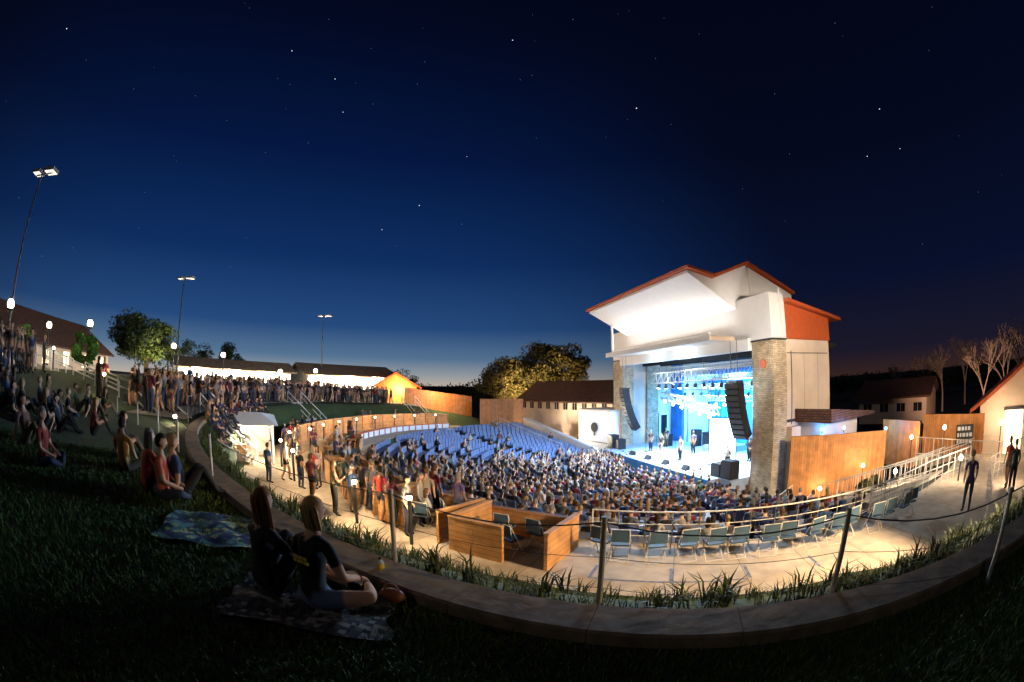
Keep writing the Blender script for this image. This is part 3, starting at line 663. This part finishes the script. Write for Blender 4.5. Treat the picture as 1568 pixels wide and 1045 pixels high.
for xx in (3.2,5.6): m.box(xx,xx+.9,-12.43,-12.402,2.2,3.2,'glass')
m.obj('side_annex',S)
w=MB(); a=Vector((*sv(9.0,43.5),0));b=Vector((*sv(13.25,39.6),0)); L=(b-a).length; ang=math.atan2(b.y-a.y,b.x-a.x)
w.T=Matrix.Translation(a)@Matrix.Rotation(ang,4,'Z'); w.box(0,L,0,3.5,-.3,4.5,'white'); w.box(-.1,L+.1,-.1,3.6,4.502,4.62,'plaster'); w.box(0,L,-.03,-.003,1.45,1.52,'dark'); w.tube((L*.52,-.01,2.9),(L*.52,-.07,2.9),.42,'black',20)
for k2 in range(14):
    aa=k2*.45; w.tube((L*.52+.42*math.cos(aa),-.02,2.9+.36*math.sin(aa)),(L*.52+.42*math.cos(aa),-.075,2.9+.36*math.sin(aa)),.12,'black',10)
w.tube((L*.52,-.05,2.1),(L*.52,-.05,2.6),.06,'black'); w.obj('white_sign_building')

# ------------------------------------------------------------------ other buildings
def building(name,p0,p1,depth,z0,ze,zr,wk='plaster',rk='tile',wins=0,wz=(.45,.75),over=.6,wink='glass',door=False,ww=.5):
    a=Vector((*p0,0));b=Vector((*p1,0)); L=(b-a).length; ang=math.atan2(b.y-a.y,b.x-a.x); m=MB(); m.T=Matrix.Translation(a)@Matrix.Rotation(ang,4,'Z')
    m.add([(0,0,z0),(L,0,z0),(L,depth,z0),(0,depth,z0),(0,0,ze),(L,0,ze),(L,depth,ze),(0,depth,ze),(0,depth/2,zr),(L,depth/2,zr)],
          [(0,1,5,4),(1,2,6,9,5),(2,3,7,6),(3,0,4,8,7)],wk)
    sl=(zr-ze)/(depth/2); o=over; t=.16
    for sgn in (0,1):
        y0=-o if not sgn else depth+o; z_e=ze-sl*o+.03
        v=[(-o,y0,z_e),(L+o,y0,z_e),(L+o,depth/2,zr+.03),(-o,depth/2,zr+.03)]; v+=[(x,y,z+t) for x,y,z in v]
        m.add(v,[(0,1,2,3),(4,7,6,5),(0,4,5,1),(1,5,6,2),(2,6,7,3),(3,7,4,0)],rk)
    for i in range(wins):
        x=L*(i+.5)/wins; za=z0+(ze-z0)*wz[0]; zb=z0+(ze-z0)*wz[1]
        m.box(x-ww-.06,x+ww+.06,-.04,-.003,za-.06,zb+.06,wk); m.box(x-ww,x+ww,-.055,-.042,za,zb,wink); m.box(x-.02,x+.02,-.07,-.057,za,zb,wk)
    if door: m.box(L*.5-.6,L*.5+.6,-.05,-.003,z0,z0+2.1,'glass')
    m.obj(name); return m
building('long_stucco_building',sv(1.2,56),sv(14.6,45.5),7,0,5.3,7.4,wk='plaster',wins=11,wz=(.78,.93),ww=.33)
building('hillside_house',sv(-77,33),sv(-56.5,50),9,6,8.6,11.2,wk='plaster',wins=6,wz=(.35,.8),wink='ewin')
building('hillside_house',sv(-80,27),sv(-72,29),6,6.3,8.7,10.2,wk='plaster',wins=2,wz=(.35,.8),wink='ewin')
building('concession_stand',sv(-46,50),sv(-30,52),6,5.5,8.0,9.0,wk='white',wins=7,wz=(.35,.8),wink='ewin',ww=.9,rk='ltile')
building('lit_pavilion',sv(-27.6,56),sv(-15.6,62),8,4.8,8.0,9.4,wk='white',wins=5,wz=(.3,.75),wink='ewin',ww=.8,rk='ltile')
building('backstage_building',sv(48,46),sv(58,44),8,2,4.6,6.0,wk='plaster',wins=4,rk='tile')
def gableend(name,c,ang,w,d,z0,ze,zr,wk='plaster',rk='tile',door=False):
    m=MB(); m.T=Matrix.Translation((c[0],c[1],0))@Matrix.Rotation(ang,4,'Z')
    m.add([(-w/2,0,z0),(w/2,0,z0),(w/2,0,ze),(0,0,zr),(-w/2,0,ze),(-w/2,d,z0),(w/2,d,z0),(w/2,d,ze),(0,d,zr),(-w/2,d,ze)],[(0,1,2,3,4),(9,8,7,6,5),(1,6,7,2),(0,4,9,5)],wk)
    for s in (-1,1):
        sl=(zr-ze)/(w/2); v=[(0,-.7,zr+.03),(s*(w/2+.6),-.7,ze-sl*.6+.03),(s*(w/2+.6),d+.3,ze-sl*.6+.03),(0,d+.3,zr+.03)]; v+=[(x,y,z+.18) for x,y,z in v]
        m.add(v,[(0,1,2,3),(4,7,6,5),(0,4,5,1),(1,5,6,2),(2,6,7,3),(3,7,4,0)],rk)
        if door:
            m.box(s*w*.22-.6,s*w*.22+.6,-.06,-.003,z0,z0+2.2,'ewin' if s<0 else 'glass'); m.box(s*w*.22-.7,s*w*.22+.7,-.09,-.062,z0+2.2,z0+2.35,'dark')
    m.obj(name)
gableend('lit_gable_building',sv(-15.6,56),math.radians(15),5.5,8,4.6,6.8,8.4,'woodv','red')
gx,gy=sv(76.5,23.5); gableend('stucco_gable_building',(gx,gy),math.radians(-72),8.2,9,2.5,5.0,7.2,'plaster','red',True)
def plank_wall(name,p0,p1,z0,z1,t=.15,k='woodv',z1b=None,z0b=None):
    a=Vector((*p0,0));b=Vector((*p1,0)); L=(b-a).length; ang=math.atan2(b.y-a.y,b.x-a.x); m=MB(); m.T=Matrix.Translation(a)@Matrix.Rotation(ang,4,'Z')
    z1b=z1 if z1b is None else z1b; z0b=z0 if z0b is None else z0b
    m.add([(0,0,z0),(L,0,z0b),(L,t,z0b),(0,t,z0),(0,0,z1),(L,0,z1b),(L,t,z1b),(0,t,z1)],[(0,3,2,1),(4,5,6,7),(0,1,5,4),(1,2,6,5),(2,3,7,6),(3,0,4,7)],k)
    m.add([(0,-.04,z1+.003),(L,-.04,z1b+.003),(L,t+.04,z1b+.003),(0,t+.04,z1+.003),(0,-.04,z1+.08),(L,-.04,z1b+.08),(L,t+.04,z1b+.08),(0,t+.04,z1+.08)],[(0,3,2,1),(4,5,6,7),(0,1,5,4),(1,2,6,5),(2,3,7,6),(3,0,4,7)],k)
    m.obj(name)
plank_wall('wood_fence',sv(-14.4,52),sv(-5.4,56),4.8,6.6,z1b=5.5,z0b=2.5)
plank_wall('wood_fence',sv(-4.3,52),sv(1.5,52.5),1.5,5.3)
plank_wall('wood_screen_wall',(15.0,19.0),(20.2,15.7),-.1,3.75)
plank_wall('wood_screen_wall',sv(51.6,28),sv(57.2,26),1.5,4.1)
plank_wall('wood_screen_wall',sv(57.7,25),sv(67.2,23.4),2.3,4.55)
s=MB(); p=Vector((*sv(64.2,23.2),0)); s.T=Matrix.Translation(p)@Matrix.Rotation(math.radians(-62),4,'Z'); M['sign']=mat('white_sign_paint',(.6,.65,.75),.5,.1,9)
s.box(-.55,.55,-.05,0,3.2,4.2,'dark')
for r0 in range(3):
    xx=-.45
    while xx<.4: 
        ww=random.uniform(.08,.2); s.box(xx,xx+ww,-.07,-.052,3.93-r0*.3,4.1-r0*.3,'sign'); xx+=ww+.06
s.obj('notice_sign')
def ramp(name,a,b,w):
    a=Vector(a);b=Vector(b); d=(b-a); dh=Vector((d.x,d.y,0)).normalized(); s=Vector((-dh.y,dh.x,0))*w/2; m=MB()
    v=[a-s,b-s,b+s,a+s]; v=[tuple(q) for q in v]+[(q.x,q.y,q.z-.5) for q in v]
    m.add(v,[(0,1,2,3),(7,6,5,4),(0,4,5,1),(1,5,6,2),(2,6,7,3),(3,7,4,0)],'conc')
    for sd in (-1,1):
        A=a+s*sd*.95;B=b+s*sd*.95
        for hh in (.95,.12): m.tube(A+Vector((0,0,hh)),B+Vector((0,0,hh)),.024,'rail',6)
        n=int((B-A).length/.35)
        for i in range(n+1): q=A.lerp(B,i/n); m.tube(q+Vector((0,0,0)),q+Vector((0,0,.95)),.024 if i%4==0 else .009,'rail',5)
    m.obj(name)
ramp('wheelchair_ramp',(16.2,16.6,.55),(16.9,9.6,2.72),1.7)
ramp('wheelchair_ramp',(18.6,15.4,.9),(19.6,9.0,2.72),1.6)
ramp('wheelchair_ramp',(21.2,13.2,2.6),(20.4,6.2,2.74),1.8)
ramp('wheelchair_ramp',(12.8,15.8,.5),(14.6,16.9,.55),1.6)
railing('plaza_rail',[(9.6,8.2,2.73),(14.5,8.6,2.73),(18,8.2,2.73)],sp=.5,r=.020)
railing('plaza_rail',[(12.2,4.5,2.73),(16,6.2,2.73),(21,6.0,2.73)],sp=.6,r=.020)

# ------------------------------------------------------------------ light poles & lamps
M['lens']=em('lamp_lens',(1,.9,.75),1.2)
def pole(name,az,D,ztop,ang=0.):
    x,y=sv(az,D); z=Hxy(x,y); m=MB(); m.tube((x,y,z-.2),(x,y,ztop),.09,'dark',10,.05); m.tube((x,y,z-.1),(x,y,z+.5),.2,'conc',12)
    ca,sa=math.cos(ang),math.sin(ang)
    m.tube((x-.5*ca,y-.5*sa,ztop),(x+.9*ca,y+.9*sa,ztop+.05),.05,'metal',8)
    m.T=Matrix.Translation((x,y,ztop))@Matrix.Rotation(ang,4,'Z')
    for x0,x1 in ((.3,1.15),(-.75,-.1)): m.box(x0,x1,-.35,.35,.08,.25,'metal'); m.box(x0+.06,x1-.06,-.3,.3,.06,.079,'lens')
    m.obj(name)
pole('light_pole',-72.4,24,15.9,ang=.5); pole('light_pole',-46.2,42.2,15.8,ang=.2); pole('light_pole',-25.8,58.5,15.8,ang=0)
def street_lamp(az,D,zt,power,col=(1,.80,.52)):
    x,y=sv(az,D); z=Hxy(x,y); m=MB(); m.tube((x,y,z-.1),(x,y,zt),.06,'dark',8,.045); m.tube((x,y,z-.1),(x,y,z+.35),.12,'dark',10)
    m.tube((x,y,zt),(x,y,zt+.12),.2,'dark',12,.24); m.ball((x,y,zt+.30),.22,'ew',12); m.tube((x,y,zt+.5),(x,y,zt+.58),.2,'dark',12,.05); m.obj('street_lamp')
    light('street_lamp_light','POINT',(x,y,zt+.3),power,col,.24)
for az,D,zt,pw in ((-72.6,21.5,8.9,1500),(-66,31,9.0,1500),(-59.6,28,9.2,1500),(-46.8,36,8.9,2000),(-39.6,38,8.6,2300),(-26.6,47,7.9,2600),(-31.5,44,7.6,2000)): street_lamp(az,D,zt,pw)
for (a,b,z,pw) in ((sv(-45,49.3),sv(-31,51.2),7.7,8000),(sv(-27,55.2),sv(-16.5,61),7.7,10000)):
    m=MB(); m.tube((*a,z),(*b,z),.06,'ew',6); m.obj('eave_light_strip')
    for t in (.15,.5,.85): light('eave_light','POINT',(a[0]+(b[0]-a[0])*t,a[1]+(b[1]-a[1])*t-.5,z-.2),pw/3,(1,.86,.64),.2)
light('gable_light','POINT',(*sv(-15.2,54.5),6.3),1800,(1,.6,.25),.15); light('fence_light','POINT',(*sv(-9,51.5),6.0),1200,(1,.62,.28),.15)
def fill_bollard(x,y,z,pw,col=(1,.62,.28),h=.9):  # bollard and lamp added to brighten the plaza, wood wall and steps
    m=MB(); m.tube((x,y,z),(x,y,z+h),.05,'dark',8); m.ball((x,y,z+h+.06),.085,'ew',8); m.tube((x,y,z+h+.13),(x,y,z+h+.16),.1,'dark',10); m.obj('added_bollard')
    light('bollard_fill','POINT',(x,y,z+h+.06),pw,col,.09)
for p in (-50,-43,-36,-29,-22,-15,-8,-1): x,y=pol(25.6,p); fill_bollard(x,y,plo(p),460,(1,.55,.2),1.2)
for p,R,pw in ((6,26.2,1000),(14,26.2,1000),(21,25.6,1100),(28,25.4,1050),(35,24.9,1000),(40.5,24.6,800)): x,y=pol(R,p); fill_bollard(x,y,plo(p),pw,(1,.70,.40),1.3)
for az,D,z,pw in ((-57,21,5.9,500),(-46.5,17.0,4.6,400),(-65,25,6.9,450)): x,y=sv(az,D); fill_bollard(x,y,z-.2,pw,(1,.8,.5),1.0)
x,y=sv(-37.2,23.0); light('kiosk_light','POINT',(x,y,4.3),600,(1,.85,.6),.15)
def fill_flood(az,D,zt,tgt,pw,col,ang):  # spot and pole added out of view to brighten tower side and plaza
    x,y=sv(az,D); m=MB(); z=Hxy(x,y); m.tube((x,y,z-.2),(x,y,zt),.1,'metal',10,.06); m.box(x-.3,x+.3,y-.3,y+.3,zt+.01,zt+.2,'dark'); m.obj('added_flood_pole')
    light('added_fill_spot','SPOT',(x,y,zt-.1),pw,col,.25,tgt,ang)
fill_flood(88,15,9.5,(15.5,20,4.5),34000,(1,.84,.66),58)
fill_flood(84,11.5,8.2,(1.5,10.5,2.7),24000,(1,.71,.42),72)
light('tower_uplight','SPOT',(11.5,17,.6),3600,(1,.85,.7),.15,(14.6,20.5,7),70)
for (az,D,z,col,pw) in ((42.6,25.2,4.05,(.05,.35,1),450),(45.8,25.6,4.05,(.05,.3,1),450),(52.0,26.5,3.8,(.1,.4,1),500),(56,25.5,3.4,(1,.7,.35),260),(61,22.5,4.2,(1,.7,.35),280),(70,22.3,4.3,(1,.75,.5),550),(49,24,2.2,(1,.7,.4),400),(54,20.5,2.6,(1,.7,.4),320),(59,20,2.2,(1,.75,.5),400),(64,18,3.6,(1,.75,.5),450),(43,23.8,1.0,(1,.7,.4),200),(72,17.5,3.6,(1,.75,.5),350)):
    x,y=sv(az,D); m=MB(); m.ball((x,y,z),.11,'eb' if col[2]==1 and col[0]<.5 else 'ew',8); m.tube((x,y,z-.12),(x,y,0),.03,'dark',6); m.obj('path_light'); light('path_lamp','POINT',(x,y,z),pw,col,.12)
light('building_wash','POINT',(*sv(6,44.5),1.6),3600,(1,.82,.6),.2); light('sign_wash','SPOT',(*sv(10,34),.8),1900,(.9,.92,1),.2,(*sv(11,42),2.5),50)
light('tree_uplight','SPOT',(*sv(1.5,59),3.0),24000,(1,.66,.28),.3,(*sv(3.0,72),10),80)
light('tree_uplight','SPOT',(*sv(-49,50),7.2),5000,(1,.8,.4),.3,(*sv(-49,60),10.5),85)
light('bare_tree_uplight','SPOT',(*sv(64,33),3.2),5000,(1,.6,.4),.3,(*sv(66,46),7),95)
for (x,y,tx,ty,col,pw,an) in ((2.0,-5,1.0,-4.5,(.80,.93,1),10000,78),(2.0,-1,1.5,-1,(.85,.95,1),13000,80),(2.0,3,2,2.5,(.60,.84,1),9000,75),(.6,1,-1,0,(.75,.90,1),8000,84)):
    light('stage_spot','SPOT',(x,y,7.9),pw,col,.25,(tx,ty,1.2),an,parent=S)
for (x,y,col,pw) in ((5.5,-4.5,(.08,.42,1),2000),(5.5,0,(.25,.65,1),2600),(5.5,4.5,(.05,.35,1),2000)):
    light('stage_wash','AREA',(x,y,7.6),pw,col,2.2,(x+1.0,y,0),parent=S)
light('backdrop_wash','AREA',(6.6,0,6.8),1900,(.06,.48,1),4,(9,0,3),parent=S,size_y=1)
light('truss_fill','POINT',(-.6,-2,8.3),260,(.6,.8,1),.15,parent=S); light('truss_fill','POINT',(-.6,2,8.3),200,(.4,.7,1),.15,parent=S)  # bare points added to brighten the front truss, no fixture
light('side_wash','SPOT',(3.5,-5,6.8),3200,(.30,.58,1),.3,(1.5,9.8,4.5),75,parent=S)
light('audience_wash','AREA',(-1.9,2,8.6),4600,(.25,.52,1),5,(-12,2,1),parent=S,size_y=1)
light('audience_wash','AREA',(-1.9,-4,8.6),4200,(.62,.80,1),4,(-9,-6,1),parent=S,size_y=1)
light('canopy_uplight','AREA',(-1.0,0,9.85),330,(.93,.96,1),14,(-2.4,0,13),parent=S,size_y=.6)
light('canopy_end_light','SPOT',(-3.5,-13,5.5),1500,(1,.95,.92),.2,(1.5,-8.5,12),50,parent=S)
light('far_tower_light','SPOT',(-5,5,6.5),1500,(.8,.88,1),.3,(.5,10,4),60,parent=S)

# ------------------------------------------------------------------ vegetation
def tree(name,x,y,z,h,cr,n,cols,trunk=.35,seed=1,clumps=26,flat=.75):
    r=np.random.default_rng(seed); b=MB(); b.tube((x,y,z-.3),(x+.2,y,z+h*.35),trunk,'bark',8,trunk*.7)
    V=[];C=[]; cl=[]
    for i in range(clumps):
        d=r.normal(size=3); d/=np.linalg.norm(d); rr=r.uniform(.35,1)**.5
        c=np.array([x+d[0]*cr*rr,y+d[1]*cr*rr,z+h*.64+d[2]*h*.33*rr*flat/.75]); s=cr*r.uniform(.16,.34); cl.append((c,s,r.uniform(.45,1.35)))
        if i%2==0:
            mid=Vector((x,y,z+h*.35)).lerp(Vector(c),.5)+Vector((0,0,-.3)); b.tube((x+.2,y,z+h*.33),mid,trunk*.35,'bark',6,trunk*.2); b.tube(mid,c,trunk*.2,'bark',5,.02)
    e=empty(name); b.obj('trunk',e)
    per=n//clumps
    for c,s,br in cl:
        d=r.normal(size=(per,3)); d/=np.linalg.norm(d,axis=1)[:,None]; p=c+d*(s*r.uniform(.3,1.15,(per,1))**.6)*np.array([1.25,1.25,.8])
        sz=.13*r.uniform(.6,1.4,(per,1))*max(1,cr/3.5); a=r.normal(size=(per,3)); a/=np.linalg.norm(a,axis=1)[:,None]; bb=np.cross(a,r.normal(size=(per,3))); bb/=np.linalg.norm(bb,axis=1)[:,None]
        V.append(np.stack([p-a*sz,p+a*sz,p+bb*sz*1.1],1).reshape(-1,3))
        col=np.array(cols[0])+(np.array(cols[1])-np.array(cols[0]))*r.uniform(0,1,(per,1)); C.append(np.repeat(col*br,3,axis=0))
    V=np.concatenate(V);C=np.concatenate(C); T=np.arange(len(V)).reshape(-1,3)
    cro=trimesh('crown',V,T,C,'leaf',False); cro.parent=e
G1=((.05,.05,.02),(.13,.11,.04)); G2=((.03,.05,.015),(.08,.11,.04)); G3=((.06,.15,.02),(.14,.28,.04))
x,y=sv(.2,70); tree('oak_tree',x,y,2.5,8.8,5.6,13000,G1,.5,3,46)
x,y=sv(5.4,74); tree('oak_tree',x,y,2.5,12,5.8,15000,G1,.6,4,48)
x,y=sv(-50.8,58); tree('oak_tree',x,y,6.2,7.6,5.2,11000,G2,.4,5,40)
x,y=sv(-44.3,62); tree('oak_tree',x,y,6.0,5.6,3.2,5000,G2,.3,6,24)
x,y=sv(-38.2,68); tree('oak_tree',x,y,6.0,6.2,2.8,5000,G2,.3,7,24)
x,y=sv(-15.3,72); tree('oak_tree',x,y,4.5,4.8,3.2,4000,G1,.3,8,22)
x,y=sv(-60.2,27.5); tree('young_tree',x,y,6.5,2.4,1.0,3000,G3,.07,9,16)
x,y=sv(-70.5,23); tree('young_tree',x,y,6.4,2.2,.8,2500,G3,.07,10,14)
for i,(az,D,s) in enumerate(((3.0,50,2.2),(6.2,46,2.4),(9.0,44.5,1.6),(51,21.5,1.3))):
    x,y=sv(az,D); tree('shrub',x,y,0 if az<40 else .8,s,.9,1500,G1,.06,20+i,12)
r=np.random.default_rng(5); V=[];C=[]
for az in np.arange(-95,110,.45):
    D=r.uniform(95,150); hh=r.uniform(2.5,6)*(1.0 if az<30 else .8)
    if -60<az<-20: hh*=.5
    x,y=sv(az,D); per=260
    d=r.normal(size=(per,3)); d/=np.linalg.norm(d,axis=1)[:,None]; p=np.array([x,y,3+hh*.45])+d*np.array([hh*.8,hh*.8,hh*.5])*r.uniform(.3,1,(per,1))**.5
    a=r.normal(size=(per,3))*.22; b2=r.normal(size=(per,3))*.22; V.append(np.stack([p-a,p+a,p+b2],1).reshape(-1,3)); C.append(np.tile(np.array([[.02,.028,.012]])*r.uniform(.5,1.3),(per*3,1)))
V=np.concatenate(V);C=np.concatenate(C); trimesh('distant_trees',V,np.arange(len(V)).reshape(-1,3),C,'leaf',False)
def bare(az,D,z,h,seed):
    rr=random.Random(seed); m=MB(); x,y=sv(az,D)
    def br(p,d,l,r0,k):
        q=p+d*l; m.tube(p,q,r0,'pbark',5,r0*.65)
        if k==0: return
        for _ in range(3):
            nd=(d+Vector((rr.uniform(-1,1),rr.uniform(-1,1),rr.uniform(-.3,.6)))*.62).normalized(); br(q,nd,l*rr.uniform(.62,.85),r0*.62,k-1)
    br(Vector((x,y,z)),Vector((0,0,1)),h*.27,h*.022,5); m.obj('bare_tree')
for i,(az,D,h) in enumerate(((60.5,48,7.5),(58,52,7),(67,40,7.5),(70.5,42,8),(73.5,38,8),(64,55,8),(54,60,6.5))): bare(az,D,2.6,h,i)
N=150000
d=1.1+9.5*rng.random(N)**1.25; az=np.radians(rng.uniform(-100,100,N)); X=d*np.sin(az);Y=d*np.cos(az)-.6
R=np.hypot(X-CX,Y-CY); k=(R>30.0); X=X[k];Y=Y[k];d=d[k]; n=len(X)
Z=np.array([Hxy(a,b) for a,b in zip(X,Y)]); hgt=rng.uniform(.025,.075,n)*(1+.05*d); wd=.0035*(1+.35*d); th=rng.uniform(0,6.28,n); ln=rng.normal(0,.6,(n,2))
P=np.stack([X,Y,Z],1); Wv=np.stack([np.cos(th)*wd,np.sin(th)*wd,np.zeros(n)],1); tip=P+np.stack([ln[:,0]*hgt*.7,ln[:,1]*hgt*.7,hgt],1)
V=np.stack([P-Wv,P+Wv,tip],1).reshape(-1,3); base=np.array([.045,.09,.02])*rng.uniform(.5,1.6,(n,1)); base[:,0]*=rng.uniform(.7,1.8,n); C=np.repeat(base,3,axis=0)
trimesh('grass_blades',V,np.arange(len(V)).reshape(-1,3),C,'leaf',False)
V=[];T=[];C=[];b0=0
for i in range(1500):
    p=random.uniform(22,72); R=random.uniform(26.6,29.4) if random.random()<.6 else random.uniform(28.9,29.4)
    if R<Rp(p)+.2: continue
    x,y=pol(R,p); z=Hxy(x,y); big=random.random()<.12; nb=9 if not big else 14
    cc=np.array([.045,.065,.02])*random.uniform(.5,1.4)
    for j in range(nb):
        a=random.uniform(0,6.28); l=random.uniform(.08,.22)*(1.8 if big else 1); w0=.006 if not big else .012; o=np.array([x+random.uniform(-.06,.06),y+random.uniform(-.06,.06),z]); dr=np.array([math.cos(a),math.sin(a),0]); sd=np.array([-dr[1],dr[0],0])*w0
        m1=o+dr*l*.25+np.array([0,0,l*.65]); m2=o+dr*l*.75+np.array([0,0,l*.85])
        V+= [o-sd,o+sd,m1-sd,m1+sd,m2]; T+=[(b0,b0+1,b0+3),(b0,b0+3,b0+2),(b0+2,b0+3,b0+4)]; C+=[cc]*5; b0+=5
trimesh('slope_planting',np.array(V),np.array(T),np.array(C),'leaf',False)

# ------------------------------------------------------------------ stars
m=MB(); M['star']=em('starlight',(.8,.88,1),2.2); M['star2']=em('faint_starlight',(.6,.75,1),.3)
def star(az,t,r,k):
    D=900/math.sqrt(1+t*t); x,y=sv(az,D); m.ball((x,y,7+t*D),r,k,6)
for az,t,s in ((.1,1.083,1.0),(-81,.713,1.1),(-39.4,.923,1.0),(-30.2,.84,.9),(20.3,.751,1.1),(-27.4,.72,.8),(59.9,.602,1.0),(54.9,.488,.9),(60.6,.486,.8),(-13.5,.445,.9),(-18.6,.374,.8),(-6.9,.598,.6)): star(az,t,s*.85,'star')
rr=random.Random(3)
for i in range(120): star(rr.uniform(-100,100),rr.uniform(.2,1.8),rr.uniform(.4,.7),'star2')
m.obj('stars')

# ------------------------------------------------------------------ world
w=bpy.data.worlds.new("World"); sc.world=w; w.use_nodes=True; n=w.node_tree; bg=n.nodes['Background']; out=n.nodes['World Output']
sky=n.nodes.new('ShaderNodeTexSky'); sky.sky_type='NISHITA'; sky.sun_disc=False; sky.sun_elevation=math.radians(-4); sky.sun_rotation=math.radians(-28); 
bg.inputs['Strength'].default_value=.02; n.links.new(sky.outputs[0],bg.inputs[0])
tc=n.nodes.new('ShaderNodeTexCoord'); sp=n.nodes.new('ShaderNodeSeparateXYZ'); n.links.new(tc.outputs['Generated'],sp.inputs[0])
def ramp_(stops):
    r=n.nodes.new('ShaderNodeValToRGB'); n.links.new(sp.outputs['Z'],r.inputs['Fac']); e=r.color_ramp.elements
    e[0].position=stops[0][0]; e[0].color=(*stops[0][1],1); e[1].position=stops[-1][0]; e[1].color=(*stops[-1][1],1)
    for p,c in stops[1:-1]: q=e.new(p); q.color=(*c,1)
    return r
glow=ramp_([(0,(.48,.42,.36)),(.025,(.27,.31,.35)),(.06,(.085,.17,.29)),(.13,(.016,.066,.20)),(.28,(.0035,.027,.120)),(.5,(.0010,.009,.057)),(.75,(.0005,.0030,.020)),(1,(.0004,.0012,.008))])
dark=ramp_([(0,(.034,.016,.014)),(.05,(.010,.009,.021)),(.2,(.0020,.005,.024)),(.5,(.0009,.0022,.011)),(1,(.0004,.0012,.007))])
dt=n.nodes.new('ShaderNodeVectorMath'); dt.operation='DOT_PRODUCT'; dt.inputs[1].default_value=(math.sin(math.radians(-31)),math.cos(math.radians(-31)),0); 
n.links.new(tc.outputs['Generated'],dt.inputs[0])
mr=n.nodes.new('ShaderNodeMapRange'); mr.interpolation_type='SMOOTHSTEP'; mr.inputs['From Min'].default_value=.30; mr.inputs['From Max'].default_value=1.0; n.links.new(dt.outputs['Value'],mr.inputs['Value'])
mx=n.nodes.new('ShaderNodeMix'); mx.data_type='RGBA'; n.links.new(mr.outputs[0],mx.inputs[0]); n.links.new(dark.outputs[0],mx.inputs[6]); n.links.new(glow.outputs[0],mx.inputs[7])
bg2=n.nodes.new('ShaderNodeBackground'); n.links.new(mx.outputs[2],bg2.inputs[0]); bg2.inputs[1].default_value=1
ad=n.nodes.new('ShaderNodeAddShader'); n.links.new(bg.outputs[0],ad.inputs[0]); n.links.new(bg2.outputs[0],ad.inputs[1]); n.links.new(ad.outputs[0],out.inputs[0])
light('fill_sun','SUN',(0,0,60),.11,(1,.93,.8),math.radians(.5),None).rotation_euler=(math.radians(50),0,math.radians(-50))  # weak warm sun added as fill for lawn and seated figures, no moon
